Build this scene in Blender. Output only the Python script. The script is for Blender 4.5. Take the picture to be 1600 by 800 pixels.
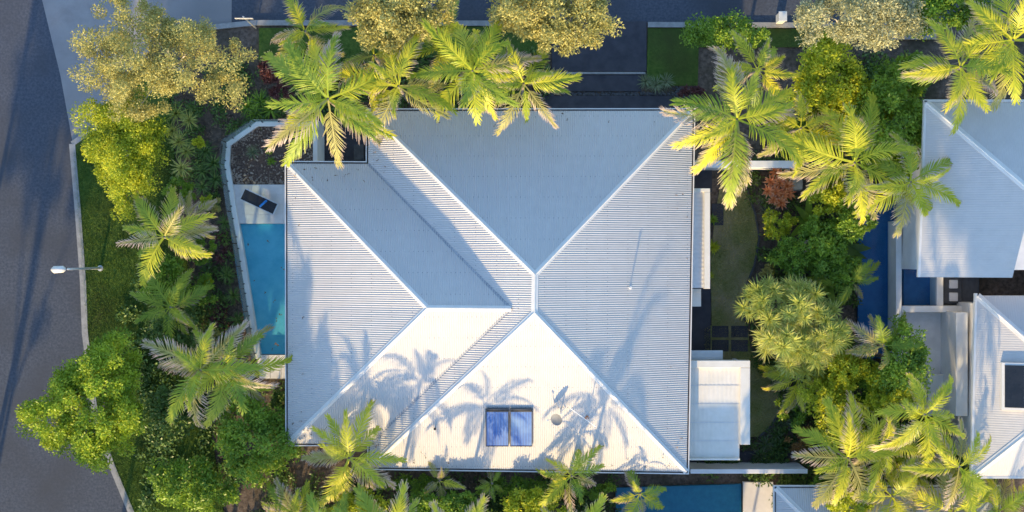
import bpy, math, random
import numpy as np
from mathutils import Vector

for o in list(bpy.data.objects):
    bpy.data.objects.remove(o)
SC = bpy.context.scene
COL = SC.collection

# ------------------------------------------------------------------ camera
H = 60.0                    # camera height over the ground
ZE = 3.6                    # eave height of the main house
S0 = 0.028                  # metres per photograph pixel at eave height
cam = bpy.data.cameras.new('camera')
cam.sensor_width = 36.0
cam.lens = 36.0 * (H - ZE) / (1600 * S0)
cam.clip_end = 500
cam_o = bpy.data.objects.new('camera', cam)
COL.objects.link(cam_o)
cam_o.location = (0, 0, H)
SC.camera = cam_o
# ------------------------------------------------------------------ sky and sun
SUN_E = math.radians(16.5)
SX, SY = -0.20, -0.98       # towards the sun, seen from above
nrm = math.hypot(SX, SY); SX /= nrm; SY /= nrm
wd = bpy.data.worlds.new('World'); SC.world = wd; wd.use_nodes = True
wn = wd.node_tree
bg = wn.nodes['Background']
sky = wn.nodes.new('ShaderNodeTexSky')
sky.sky_type = 'NISHITA'; sky.sun_disc = False
sky.sun_elevation = SUN_E
sky.sun_rotation = math.atan2(SX, SY) % (2 * math.pi)
sky.air_density = 1.0; sky.dust_density = 0.5; sky.ozone_density = 2.9
wn.links.new(sky.outputs[0], bg.inputs[0])
bg.inputs[1].default_value = 0.15
sl = bpy.data.lights.new('sun', 'SUN')
sl.energy = 2.6; sl.angle = math.radians(1.0); sl.color = (1.0, 0.74, 0.38)
so = bpy.data.objects.new('sun', sl); COL.objects.link(so)
so.rotation_euler = Vector((SX * math.cos(SUN_E), SY * math.cos(SUN_E), math.sin(SUN_E))).to_track_quat('Z', 'Y').to_euler()
SC.view_settings.view_transform = 'Standard'
SC.view_settings.look = 'None'
SC.view_settings.gamma = 1.0
SC.view_settings.exposure = 1.68

# ------------------------------------------------------------------ helpers
def at(px, py, z=0.0):
    s = S0 * (H - z) / (H - ZE)
    return ((px - 800) * s, (400 - py) * s, z)

WL = {}
def tag(o, label, cat=None, group=None, kind=None):
    o['label'] = label
    if cat: o['category'] = cat
    if group: o['group'] = group
    if kind: o['kind'] = kind
    return o
def empty(name, loc, label, cat, group=None):
    o = bpy.data.objects.new(name, None); COL.objects.link(o)
    o.location = loc; o.empty_display_size = 0.2
    WL[o] = Vector(loc)
    return tag(o, label, cat, group)
def link(name, me, mat=None, parent=None, world=True):
    if mat is not None and len(me.materials) == 0: me.materials.append(mat)
    o = bpy.data.objects.new(name, me); COL.objects.link(o)
    if parent is not None:
        o.parent = parent
        if world: o.location = -WL.get(parent, Vector((0, 0, 0)))
    return o
def npmesh(name, V, F, attr=None, smooth=False):
    V = np.asarray(V, dtype=np.float32).reshape(-1, 3)
    F = np.asarray(F, dtype=np.int32); k = F.shape[1]
    me = bpy.data.meshes.new(name)
    me.vertices.add(len(V)); me.vertices.foreach_set('co', V.ravel())
    me.loops.add(F.size); me.loops.foreach_set('vertex_index', F.ravel())
    me.polygons.add(len(F))
    me.polygons.foreach_set('loop_start', np.arange(0, F.size, k, dtype=np.int32))
    me.polygons.foreach_set('loop_total', np.full(len(F), k, dtype=np.int32))
    if smooth: me.polygons.foreach_set('use_smooth', np.ones(len(F), dtype=bool))
    me.update(calc_edges=True)
    if attr is not None:
        a = me.attributes.new('tip', 'FLOAT', 'POINT')
        a.data.foreach_set('value', np.asarray(attr, dtype=np.float32))
    return me
class MB:
    def __init__(self): self.v = []; self.f = []
    def quad(self, *p):
        n = len(self.v); self.v += [tuple(q) for q in p]; self.f.append(tuple(range(n, n + len(p))))
    def prism(self, pts, z0, z1):
        """closed prism over an outline of (x, y); z0, z1 bottom and top (numbers)"""
        n = len(self.v); k = len(pts)
        area = sum(pts[i][0] * pts[(i + 1) % k][1] - pts[(i + 1) % k][0] * pts[i][1] for i in range(k))
        if area < 0: pts = pts[::-1]
        self.v += [(p[0], p[1], z0) for p in pts] + [(p[0], p[1], z1) for p in pts]
        self.f.append(tuple(n + k + i for i in range(k)))
        self.f.append(tuple(n + k - 1 - i for i in range(k)))
        for i in range(k):
            j = (i + 1) % k
            self.f.append((n + i, n + j, n + k + j, n + k + i))
    def box(self, x0, x1, y0, y1, z0, z1):
        self.prism([(x0, y0), (x1, y0), (x1, y1), (x0, y1)], z0, z1)
    def obox(self, c, u, hx, hy, z0, z1):
        """box about c, long axis u (2D unit)"""
        w = (-u[1], u[0])
        self.prism([(c[0] + a * hx * u[0] + b * hy * w[0], c[1] + a * hx * u[1] + b * hy * w[1])
                    for a, b in ((-1, -1), (1, -1), (1, 1), (-1, 1))], z0, z1)
    def tube(self, pts, rad, seg=8):
        pts = [Vector(p) for p in pts]
        if not hasattr(rad, '__len__'): rad = [rad] * len(pts)
        base = len(self.v)
        for i, p in enumerate(pts):
            d = (pts[min(i + 1, len(pts) - 1)] - pts[max(i - 1, 0)]).normalized()
            a = d.orthogonal().normalized(); b = d.cross(a)
            for k in range(seg):
                t = 2 * math.pi * k / seg
                self.v.append(tuple(p + (a * math.cos(t) + b * math.sin(t)) * rad[i]))
        for i in range(len(pts) - 1):
            for k in range(seg):
                k2 = (k + 1) % seg
                self.f.append((base + i * seg + k, base + i * seg + k2, base + (i + 1) * seg + k2, base + (i + 1) * seg + k))
        self.f.append(tuple(base + seg - 1 - k for k in range(seg)))
        self.f.append(tuple(base + (len(pts) - 1) * seg + k for k in range(seg)))
    def mesh(self, name, smooth=False):
        me = bpy.data.meshes.new(name); me.from_pydata(self.v, [], self.f); me.update()
        if smooth: me.polygons.foreach_set('use_smooth', [True] * len(me.polygons))
        return me
    def build(self, name, mat, parent=None, smooth=False, bevel=0):
        o = link(name, self.mesh(name, smooth), mat, parent)
        if bevel:
            m = o.modifiers.new('bevel', 'BEVEL'); m.width = bevel; m.segments = 2; m.limit_method = 'ANGLE'
        return o

# ------------------------------------------------------------------ materials
def newmat(name):
    m = bpy.data.materials.new(name); m.use_nodes = True
    nt = m.node_tree; b = nt.nodes['Principled BSDF']
    return m, nt, b
def N(nt, t, **kw):
    n = nt.nodes.new(t)
    for k, v in kw.items(): setattr(n, k, v)
    return n
def surf(name, c1, c2, scale=3.0, rough=0.7, bump=0.0, bscale=None, detail=6, c3=None, s3=0.4, spec=0.3, metal=0.0, lo=0.35, hi=0.65, wmix=0.6):
    """noise-mixed surface: c1/c2 at 'scale', optional third tone in larger patches at s3"""
    m, nt, b = newmat(name); L = nt.links.new
    tc = N(nt, 'ShaderNodeTexCoord')
    no = N(nt, 'ShaderNodeTexNoise'); no.inputs['Scale'].default_value = scale; no.inputs['Detail'].default_value = detail
    no.inputs['Roughness'].default_value = wmix
    L(tc.outputs['Object'], no.inputs['Vector'])
    mr = N(nt, 'ShaderNodeMapRange'); mr.inputs[1].default_value = lo; mr.inputs[2].default_value = hi
    L(no.outputs[0], mr.inputs[0])
    mx = N(nt, 'ShaderNodeMix', data_type='RGBA'); L(mr.outputs[0], mx.inputs[0])
    mx.inputs[6].default_value = (*c1, 1); mx.inputs[7].default_value = (*c2, 1)
    out = mx.outputs[2]
    if c3:
        n3 = N(nt, 'ShaderNodeTexNoise'); n3.inputs['Scale'].default_value = s3; n3.inputs['Detail'].default_value = 5
        L(tc.outputs['Object'], n3.inputs['Vector'])
        m3 = N(nt, 'ShaderNodeMapRange'); m3.inputs[1].default_value = 0.45; m3.inputs[2].default_value = 0.7
        L(n3.outputs[0], m3.inputs[0])
        x3 = N(nt, 'ShaderNodeMix', data_type='RGBA'); L(m3.outputs[0], x3.inputs[0]); L(out, x3.inputs[6])
        x3.inputs[7].default_value = (*c3, 1); out = x3.outputs[2]
    L(out, b.inputs['Base Color'])
    b.inputs['Roughness'].default_value = rough
    b.inputs['Specular IOR Level'].default_value = spec
    b.inputs['Metallic'].default_value = metal
    if bump:
        bn = N(nt, 'ShaderNodeTexNoise'); bn.inputs['Scale'].default_value = bscale or scale * 4; bn.inputs['Detail'].default_value = 5
        L(tc.outputs['Object'], bn.inputs['Vector'])
        bp = N(nt, 'ShaderNodeBump'); bp.inputs['Strength'].default_value = bump; bp.inputs['Distance'].default_value = 0.03
        L(bn.outputs[0], bp.inputs['Height']); L(bp.outputs[0], b.inputs['Normal'])
    return m
def leaf(name, c1, c2, tipc=None, tlo=0.6, transl=0.3, rough=0.45, spec=0.35, objmix=0.5):
    """leaf colour varies by leaf (island) and by object; optional dry tips"""
    m, nt, b = newmat(name); L = nt.links.new
    g = N(nt, 'ShaderNodeNewGeometry'); oi = N(nt, 'ShaderNodeObjectInfo')
    mx0 = N(nt, 'ShaderNodeMix'); mx0.inputs[0].default_value = objmix
    if objmix <= 0.2:
        tcx = N(nt, 'ShaderNodeTexCoord'); nz = N(nt, 'ShaderNodeTexNoise'); nz.inputs['Scale'].default_value = 1.1; nz.inputs['Detail'].default_value = 3
        L(tcx.outputs['Object'], nz.inputs['Vector'])
        mrz = N(nt, 'ShaderNodeMapRange'); mrz.inputs[1].default_value = 0.33; mrz.inputs[2].default_value = 0.67; L(nz.outputs[0], mrz.inputs[0])
        mx0.inputs[0].default_value = 0.6; L(mrz.outputs[0], mx0.inputs[3])
    else: L(oi.outputs['Random'], mx0.inputs[3])
    L(g.outputs['Random Per Island'], mx0.inputs[2])
    mx = N(nt, 'ShaderNodeMix', data_type='RGBA'); L(mx0.outputs[0], mx.inputs[0])
    mx.inputs[6].default_value = (*c1, 1); mx.inputs[7].default_value = (*c2, 1)
    out = mx.outputs[2]
    if tipc:
        at_ = N(nt, 'ShaderNodeAttribute', attribute_name='tip')
        ad = N(nt, 'ShaderNodeMath', operation='MULTIPLY_ADD'); ad.inputs[1].default_value = 0.45; ad.inputs[2].default_value = -0.225
        L(oi.outputs['Random'], ad.inputs[0])
        a2 = N(nt, 'ShaderNodeMath', operation='ADD'); L(at_.outputs['Fac'], a2.inputs[0]); L(ad.outputs[0], a2.inputs[1])
        mr = N(nt, 'ShaderNodeMapRange'); mr.inputs[1].default_value = tlo; mr.inputs[2].default_value = min(tlo + 0.3, 1.2)
        L(a2.outputs[0], mr.inputs[0])
        x3 = N(nt, 'ShaderNodeMix', data_type='RGBA'); L(mr.outputs[0], x3.inputs[0]); L(out, x3.inputs[6])
        x3.inputs[7].default_value = (*tipc, 1); out = x3.outputs[2]
    L(out, b.inputs['Base Color']); b.inputs['Roughness'].default_value = rough; b.inputs['Specular IOR Level'].default_value = spec
    tr = N(nt, 'ShaderNodeBsdfTranslucent'); L(out, tr.inputs['Color'])
    ms = N(nt, 'ShaderNodeMixShader'); ms.inputs[0].default_value = transl
    L(b.outputs[0], ms.inputs[1]); L(tr.outputs[0], ms.inputs[2])
    L(ms.outputs[0], nt.nodes['Material Output'].inputs[0])
    return m
def water(name, tint, rough=0.03):
    m, nt, b = newmat(name); L = nt.links.new
    nt.nodes.remove(b)
    gl = N(nt, 'ShaderNodeBsdfGlossy'); gl.inputs['Roughness'].default_value = rough
    tp = N(nt, 'ShaderNodeBsdfTransparent'); tp.inputs[0].default_value = (*tint, 1)
    fr = N(nt, 'ShaderNodeFresnel'); fr.inputs['IOR'].default_value = 1.33
    tc = N(nt, 'ShaderNodeTexCoord')
    no = N(nt, 'ShaderNodeTexNoise'); no.inputs['Scale'].default_value = 2.2; no.inputs['Detail'].default_value = 3
    bp = N(nt, 'ShaderNodeBump'); bp.inputs['Strength'].default_value = 0.25; bp.inputs['Distance'].default_value = 0.05
    L(tc.outputs['Object'], no.inputs['Vector']); L(no.outputs[0], bp.inputs['Height'])
    L(bp.outputs[0], gl.inputs['Normal']); L(bp.outputs[0], fr.inputs['Normal'])
    ms = N(nt, 'ShaderNodeMixShader'); L(fr.outputs[0], ms.inputs[0]); L(tp.outputs[0], ms.inputs[1]); L(gl.outputs[0], ms.inputs[2])
    L(ms.outputs[0], nt.nodes['Material Output'].inputs[0])
    return m
M = {}
M['soil'] = surf('soil', (0.08, 0.06, 0.048), (0.19, 0.145, 0.115), 5, 0.95, 0.6, 14, c3=(0.055, 0.05, 0.03), s3=0.5, spec=0.1)
M['mulch'] = surf('mulch', (0.075, 0.052, 0.042), (0.19, 0.135, 0.11), 9, 0.95, 0.8, 30, spec=0.1, wmix=0.75)
M['asphalt'] = surf('asphalt', (0.050, 0.059, 0.080), (0.088, 0.098, 0.122), 9.0, 0.85, 0.4, 60, c3=(0.058, 0.062, 0.074), s3=0.35, spec=0.3)
M['pale_sunlit_paving'] = surf('pale_sunlit_paving', (0.25, 0.235, 0.235), (0.32, 0.305, 0.30), 1.2, 0.9, 0.25, 60, c3=(0.22, 0.21, 0.21), s3=0.3, spec=0.2)  # own pale tone of the crossover; at the street corner it paints sunlight
M['dark_slab'] = surf('dark_slab', (0.040, 0.040, 0.050), (0.062, 0.060, 0.072), 2.0, 0.7, 0.2, 40, spec=0.3)
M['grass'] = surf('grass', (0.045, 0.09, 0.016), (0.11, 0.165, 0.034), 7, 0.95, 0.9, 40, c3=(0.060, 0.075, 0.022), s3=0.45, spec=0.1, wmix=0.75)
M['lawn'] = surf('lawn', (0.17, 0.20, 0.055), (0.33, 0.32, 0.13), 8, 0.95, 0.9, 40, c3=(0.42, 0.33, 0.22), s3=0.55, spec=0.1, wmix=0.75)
M['kerb'] = surf('kerb', (0.24, 0.235, 0.23), (0.34, 0.33, 0.32), 4, 0.85, 0.2, 40)
M['roof'] = surf('roof', (0.505, 0.472, 0.435), (0.55, 0.515, 0.475), 2.4, 0.5, 0, c3=(0.515, 0.482, 0.447), s3=0.4, detail=9, wmix=0.7, spec=0.4)
M['trim'] = surf('trim', (0.64, 0.61, 0.56), (0.70, 0.67, 0.62), 2, 0.4, spec=0.4)
M['white'] = surf('white', (0.70, 0.69, 0.68), (0.78, 0.77, 0.75), 1.5, 0.7, 0.08, 30, c3=(0.6, 0.59, 0.57), s3=0.6)
M['valley'] = surf('valley', (0.26, 0.27, 0.29), (0.36, 0.37, 0.39), 3, 0.5, metal=0.3)
M['gutter_floor'] = surf('gutter_floor', (0.05, 0.045, 0.05), (0.16, 0.15, 0.16), 5, 0.8)
M['paver'] = surf('paver', (0.66, 0.63, 0.61), (0.74, 0.71, 0.69), 3.5, 0.8, 0.1, 50, c3=(0.60, 0.57, 0.55), s3=0.8)
M['pebble'] = surf('pebble', (0.17, 0.125, 0.095), (0.46, 0.37, 0.30), 2.5, 0.8, spec=0.3, lo=0.3, hi=0.7)
M['grey_roof'] = surf('grey_roof', (0.60, 0.60, 0.58), (0.67, 0.66, 0.63), 1.5, 0.5)
M['dish'] = surf('dish', (0.20, 0.20, 0.20), (0.26, 0.26, 0.255), 3, 0.7)
M['cream'] = surf('cream', (0.70, 0.65, 0.55), (0.76, 0.71, 0.62), 2, 0.55)
M['pool_tile'] = surf('pool_tile', (0.11, 0.47, 0.60), (0.18, 0.58, 0.70), 1.3, 0.5)
M['deep_tile'] = surf('deep_tile', (0.012, 0.11, 0.28), (0.02, 0.14, 0.34), 3, 0.5)
M['teal_tile'] = surf('teal_tile', (0.025, 0.17, 0.26), (0.035, 0.22, 0.31), 3, 0.5)
M['water'] = water('water', (0.80, 0.93, 0.97))
M['trunk'] = surf('trunk', (0.16, 0.12, 0.09), (0.34, 0.28, 0.22), 6, 0.9, 0.6, 20)
M['pale_bark'] = surf('pale_bark', (0.42, 0.36, 0.29), (0.62, 0.55, 0.46), 5, 0.9, 0.5, 18)
M['black'] = surf('black', (0.012, 0.012, 0.015), (0.03, 0.03, 0.034), 5, 0.6)
M['sling'] = surf('sling', (0.022, 0.022, 0.028), (0.045, 0.043, 0.05), 30, 0.7)
M['blue_cloth'] = surf('blue_cloth', (0.03, 0.20, 0.62), (0.05, 0.28, 0.72), 12, 0.8)
M['alu'] = surf('alu', (0.55, 0.56, 0.57), (0.66, 0.67, 0.68), 8, 0.35, metal=0.6)
M['rust'] = surf('rust', (0.45, 0.16, 0.07), (0.58, 0.25, 0.12), 20, 0.7)
M['stone'] = surf('stone', (0.36, 0.31, 0.25), (0.52, 0.46, 0.38), 4, 0.9, 0.4, 20)
M['dark_glass'] = surf('dark_glass', (0.01, 0.012, 0.014), (0.02, 0.022, 0.025), 2, 0.08, spec=0.6)
M['charcoal'] = surf('charcoal', (0.06, 0.06, 0.065), (0.09, 0.09, 0.095), 4, 0.6)
# glass of the pool fence
m, nt, b = newmat('fence_glass'); nt.nodes.remove(b)
tp = N(nt, 'ShaderNodeBsdfTransparent'); tp.inputs[0].default_value = (0.80, 0.92, 0.90, 1)
gl = N(nt, 'ShaderNodeBsdfGlossy'); gl.inputs['Roughness'].default_value = 0.04
ms = N(nt, 'ShaderNodeMixShader'); ms.inputs[0].default_value = 0.22
nt.links.new(tp.outputs[0], ms.inputs[1]); nt.links.new(gl.outputs[0], ms.inputs[2]); nt.links.new(ms.outputs[0], nt.nodes['Material Output'].inputs[0])
M['glass'] = m
# solar collector glass: blue absorber with vertical riser tubes
m, nt, b = newmat('collector')
tc = N(nt, 'ShaderNodeTexCoord'); wv = N(nt, 'ShaderNodeTexWave'); wv.inputs['Scale'].default_value = 2.6; wv.inputs['Distortion'].default_value = 0.4
no = N(nt, 'ShaderNodeTexNoise'); no.inputs['Scale'].default_value = 1.2
nt.links.new(tc.outputs['Object'], wv.inputs['Vector']); nt.links.new(tc.outputs['Object'], no.inputs['Vector'])
mx = N(nt, 'ShaderNodeMix', data_type='RGBA'); mx.inputs[6].default_value = (0.006, 0.07, 0.27, 1); mx.inputs[7].default_value = (0.014, 0.12, 0.40, 1)
nt.links.new(wv.outputs[1], mx.inputs[0])
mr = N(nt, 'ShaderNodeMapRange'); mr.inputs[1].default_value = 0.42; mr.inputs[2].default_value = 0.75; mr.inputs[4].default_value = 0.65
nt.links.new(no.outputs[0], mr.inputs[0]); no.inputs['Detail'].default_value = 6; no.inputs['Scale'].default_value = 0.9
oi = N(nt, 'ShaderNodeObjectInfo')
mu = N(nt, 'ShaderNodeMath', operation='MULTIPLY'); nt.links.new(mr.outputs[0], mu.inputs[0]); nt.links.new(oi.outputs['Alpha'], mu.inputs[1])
hz = N(nt, 'ShaderNodeMix', data_type='RGBA'); nt.links.new(mu.outputs[0], hz.inputs[0]); nt.links.new(mx.outputs[2], hz.inputs[6]); hz.inputs[7].default_value = (0.20, 0.34, 0.46, 1)  # pale haze painted into the colour for clouds mirrored in the glass
nt.links.new(hz.outputs[2], b.inputs['Base Color'])
b.inputs['Roughness'].default_value = 0.4; b.inputs['Coat Weight'].default_value = 0.3; b.inputs['Coat Roughness'].default_value = 0.15
M['collector'] = m

TAN = (0.52, 0.40, 0.27)
M['frond_yellow'] = leaf('frond_yellow', (0.26, 0.36, 0.02), (0.85, 0.74, 0.06), TAN, 0.72, 0.35)
M['frond_green'] = leaf('frond_green', (0.15, 0.26, 0.025), (0.48, 0.52, 0.045), TAN, 0.80, 0.3)
M['frond_dry'] = leaf('frond_dry', (0.336, 0.324, 0.072), (0.540, 0.456, 0.144), (0.60, 0.46, 0.38), 0.55, 0.3)
M['rachis'] = surf('rachis', (0.34, 0.34, 0.08), (0.48, 0.44, 0.14), 4, 0.6)
M['olive'] = leaf('olive', (0.24, 0.235, 0.06), (0.66, 0.57, 0.17), transl=0.3, objmix=0.1)
M['paperbark'] = leaf('paperbark', (0.27, 0.26, 0.11), (0.62, 0.58, 0.30), transl=0.3, objmix=0.1)
M['green'] = leaf('green', (0.085, 0.18, 0.02), (0.34, 0.48, 0.04), transl=0.3, objmix=0.15)
M['fresh'] = leaf('fresh', (0.11, 0.22, 0.015), (0.52, 0.60, 0.035), transl=0.35, objmix=0.1)
M['turf'] = leaf('turf', (0.085, 0.16, 0.028), (0.21, 0.31, 0.06), transl=0.3, objmix=0.1)
M['lime'] = leaf('lime', (0.19, 0.29, 0.014), (0.70, 0.68, 0.04), transl=0.35, objmix=0.1)
M['dark'] = leaf('dark', (0.05, 0.105, 0.02), (0.15, 0.235, 0.045), transl=0.2, objmix=0.2)
M['strap'] = leaf('strap', (0.05, 0.11, 0.03), (0.17, 0.26, 0.06), transl=0.2, objmix=0.3)
M['yucca'] = leaf('yucca', (0.182, 0.238, 0.042), (0.448, 0.462, 0.140), (0.5, 0.45, 0.2), 0.9, transl=0.25)
M['dracaena'] = leaf('dracaena', (0.22, 0.31, 0.05), (0.76, 0.72, 0.16), (0.62, 0.50, 0.25), 0.85, transl=0.25)
M['burgundy'] = leaf('burgundy', (0.058, 0.021, 0.023), (0.169, 0.065, 0.058), transl=0.2, objmix=0.3)
M['red'] = leaf('red', (0.50, 0.10, 0.025), (0.80, 0.34, 0.12), (0.65, 0.35, 0.2), 0.8, transl=0.25, objmix=0.2)
M['rusty'] = leaf('rusty', (0.208, 0.104, 0.033), (0.442, 0.234, 0.065), transl=0.2, objmix=0.2)
M['grey_green'] = leaf('grey_green', (0.117, 0.156, 0.078), (0.260, 0.299, 0.169), transl=0.2, objmix=0.3)
M['litter'] = leaf('litter', (0.07, 0.045, 0.03), (0.30, 0.21, 0.14), transl=0.1, objmix=0)

# ------------------------------------------------------------------ the setting
def poly_px(pts, z): return [at(x, y, z)[:2] for x, y in pts]
def sheet(name, pts, z0, z1, mat, label, kind='structure', ground_z=0.0):
    b = MB(); b.prism([at(x, y, ground_z)[:2] for x, y in pts], z0, z1)
    o = b.build(name, mat); tag(o, label, kind=kind); return o
b = MB(); b.quad((-120, -120, 0), (120, -120, 0), (120, 120, 0), (-120, 120, 0))
tag(b.build('ground', M['soil']), 'dark mulched soil under the gardens of the block', kind='structure')
KERB = [(46, -420), (62, -160), (66, 0), (95, 120), (114, 225), (123, 330), (131, 440), (134, 520), (150, 650), (175, 725), (206, 800), (290, 980), (400, 1250)]
road = [(-3200, -420)] + KERB + [(400, 3200), (-3200, 3200)]
sheet('road', [(-900, -700)] + KERB[1:] + [(400, 1250), (-900, 1250)], -0.05, 0.008, M['asphalt'], 'dark blue grey asphalt street along the left edge')
sheet('street_corner', [(62, -160), (66, 0), (95, 120), (114, 225), (150, 200), (190, 120), (260, 50), (362, 36), (362, -160)], -0.05, 0.016, M['pale_sunlit_paving'], 'street corner in the upper left with sunlight put into its paler colour')  # sunlit part of the street, the sunlight put into a paler colour
sheet('side_street', [(362.3, -160), (362.3, 36), (400, 33), (700, 34), (1300, 36), (2000, 38), (2000, -160)], -0.05, 0.014, M['asphalt'], 'dark street surface along the top edge')
VERGE = KERB[4:] + [(520, 1250), (420, 980), (350, 800), (318, 600), (300, 480), (268, 200), (262, 110), (215, 115), (190, 125), (150, 205)]
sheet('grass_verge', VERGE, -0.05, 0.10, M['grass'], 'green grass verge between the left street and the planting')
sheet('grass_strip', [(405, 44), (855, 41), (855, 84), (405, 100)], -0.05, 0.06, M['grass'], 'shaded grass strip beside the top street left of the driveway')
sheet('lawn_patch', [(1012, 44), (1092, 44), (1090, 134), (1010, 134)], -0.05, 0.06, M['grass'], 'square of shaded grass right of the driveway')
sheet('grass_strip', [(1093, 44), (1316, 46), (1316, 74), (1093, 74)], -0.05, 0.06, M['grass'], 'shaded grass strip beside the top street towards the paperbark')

def ribbon(name, pts, w, z0, z1, mat, label, cat=None, kind=None, parent=None):
    """strip of width w (m) along a pixel line on the ground"""
    P = [Vector(at(x, y, 0)[:2]) for x, y in pts]; l, r = [], []
    for i, p in enumerate(P):
        d = (P[min(i + 1, len(P) - 1)] - P[max(i - 1, 0)]).normalized(); n = Vector((-d.y, d.x))
        l.append(p + n * w / 2); r.append(p - n * w / 2)
    b = MB()
    for i in range(len(P) - 1):
        b.prism([l[i], r[i], r[i + 1], l[i + 1]], z0, z1)
    o = b.build(name, mat, parent)
    if label: tag(o, label, cat, kind=kind)
    return o
ribbon('kerb', KERB[4:], 0.28, -0.05, 0.13, M['kerb'], 'pale concrete kerb between left street and grass verge', kind='structure')
ribbon('kerb', [(114, 225), (150, 200), (190, 120), (260, 50), (400, 36), (860, 37)], 0.24, -0.05, 0.12, M['kerb'], 'pale concrete kerb round the corner into the top street', kind='structure')
ribbon('kerb', [(1012, 39), (1300, 40), (1340, 41)], 0.24, -0.05, 0.12, M['kerb'], 'concrete kerb along the top street beyond the driveway', kind='structure')

# driveway, paths and slabs at the front (top)
def slab(name, x0, y0, x1, y1, z0, z1, mat, label, parent=None, bevel=0.01, kind='structure'):
    b = MB(); a = at(x0, y0, 0); c = at(x1, y1, 0)
    b.box(a[0], c[0], c[1], a[1], z0, z1)
    o = b.build(name, mat, parent, bevel=bevel)
    if label: tag(o, label, kind=kind)
    return o
slab('driveway', 862, 34, 1010, 112, -0.05, 0.085, M['dark_slab'], 'dark driveway slab from the top street to the house')
slab('front_path', 858, 117, 1002, 143, -0.05, 0.07, M['dark_slab'], 'dark path slab along the front of the house')
slab('front_porch', 840, 150, 1050, 196, -0.05, 0.09, M['dark_slab'], 'dark porch slab under the front eave')
ribbon('edging', [(860, 114.5), (1008, 114.5)], 0.10, -0.05, 0.10, M['kerb'], 'thin pale edging strip between driveway and front path', kind='structure')
slab('crossover', 1318, -20, 1462, 62, -0.05, 0.09, M['pale_sunlit_paving'], 'pale concrete crossover under the paperbark at top right')

# lawn on the right with brick edge
LAWN = [(1128, 272), (1160, 270), (1168, 300), (1180, 335), (1186, 372), (1178, 415), (1164, 450), (1158, 478), (1163, 500), (1168, 512), (1172, 545), (1205, 575), (1218, 610), (1218, 640), (1206, 664), (1186, 682), (1100, 684), (1100, 512), (1112, 508), (1110, 400), (1118, 330)]
sheet('lawn', LAWN, -0.05, 0.06, M['lawn'], 'patchy shaded lawn on the right side of the house')
ribbon('lawn_edge', [(1160, 270), (1168, 300), (1180, 335), (1186, 372), (1178, 415), (1164, 450), (1158, 478), (1163, 500)], 0.09, -0.03, 0.09, M['charcoal'], 'thin dark curved edging of the upper lawn', kind='structure')
ribbon('lawn_edge', [(1172, 545), (1205, 575), (1218, 610), (1218, 640), (1206, 664), (1186, 682)], 0.09, -0.03, 0.09, M['charcoal'], 'thin dark curved edging of the lower lawn', kind='structure')
slab('side_path', 1075, 262, 1112, 300, -0.05, 0.07, M['dark_slab'], 'dark slab beside the house below the white garden wall')
slab('side_path', 1075, 440, 1110, 560, -0.05, 0.07, M['dark_slab'], 'dark slab path along the right wall of the house')
pv = empty('stepping_path', at(1140, 525, 0), 'square dark stepping pavers crossing the lawn', 'pavers')
for x0, y0, x1, y1 in ((1112, 509, 1138, 527), (1142, 509, 1168, 527), (1112, 531, 1138, 549), (1142, 531, 1168, 549), (1112, 318, 1130, 352)):
    slab('paver', x0, y0, x1, y1, -0.02, 0.085, M['dark_slab'], None, pv)

# ------------------------------------------------------------------ main house
Z = ZE
PITCH = 0.40
ZR = ZE + 2.88; ZW = ZE + 2.50
def pt(px, py, z): return Vector(at(px, py, z))
WTL, WBL = pt(445, 251.5, Z), pt(446, 697, Z)
IC, TL = pt(571.5, 252, Z), pt(571.5, 169.5, Z)
TR, BR = pt(1086.5, 169, Z), pt(1076.5, 741, Z)
BL, IB = pt(573, 734, Z), pt(574, 697, Z)
R1, R2 = pt(836, 429, ZR), pt(835, 489, ZR)
W1, W2 = pt(668, 481.5, ZW), pt(799, 482.5, ZW)
house = empty('house', ((R1.x + R2.x) / 2, (R1.y + R2.y) / 2, 0), 'white house with large hipped corrugated metal roof in the centre', 'house')

def offset_loop(pts, d):
    out = []; n = len(pts)
    ar = sum(pts[i][0] * pts[(i + 1) % n][1] - pts[(i + 1) % n][0] * pts[i][1] for i in range(n))
    sg = 1 if ar > 0 else -1
    for i in range(n):
        a, p, c = Vector(pts[i - 1][:2]), Vector(pts[i][:2]), Vector(pts[(i + 1) % n][:2])
        u = (p - a).normalized(); v = (c - p).normalized()
        n1 = Vector((-u.y, u.x)) * sg; n2 = Vector((-v.y, v.x)) * sg
        k = 1 + n1.dot(n2)
        q = p + (n1 + n2) * (d / max(k, 0.2)); out.append((q.x, q.y))
    return out
def corrugated(lower, upper, d, pitch=0.094, amp=0.0115, lift=0.02, sub=6):
    """corrugated sheet between two 3D polylines, ribs running along d (2D)"""
    d = Vector(d).normalized(); a = Vector((-d.y, d.x))
    def prep(pl):
        s = [p.x * a.x + p.y * a.y for p in pl]; pl = list(pl)
        if s[0] > s[-1]: s = s[::-1]; pl = pl[::-1]
        return np.array(s), np.array([tuple(p) for p in pl])
    sl_, pl_ = prep(lower); su, pu = prep(upper)
    s0, s1 = max(sl_[0], su[0]), min(sl_[-1], su[-1])
    n = max(int((s1 - s0) / (pitch / sub)), 2)
    s = np.linspace(s0, s1, n)
    lo = np.stack([np.interp(s, sl_, pl_[:, k]) for k in range(3)], 1)
    up = np.stack([np.interp(s, su, pu[:, k]) for k in range(3)], 1)
    w = amp * np.sin(2 * np.pi * s / pitch) + lift
    lo[:, 2] += w; up[:, 2] += w
    V = np.empty((2 * n, 3)); V[0::2] = lo; V[1::2] = up
    i = np.arange(n - 1) * 2
    F = np.stack([i, i + 2, i + 3, i + 1], 1)
    return npmesh('roof_sheet', V, F, smooth=True)
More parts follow.
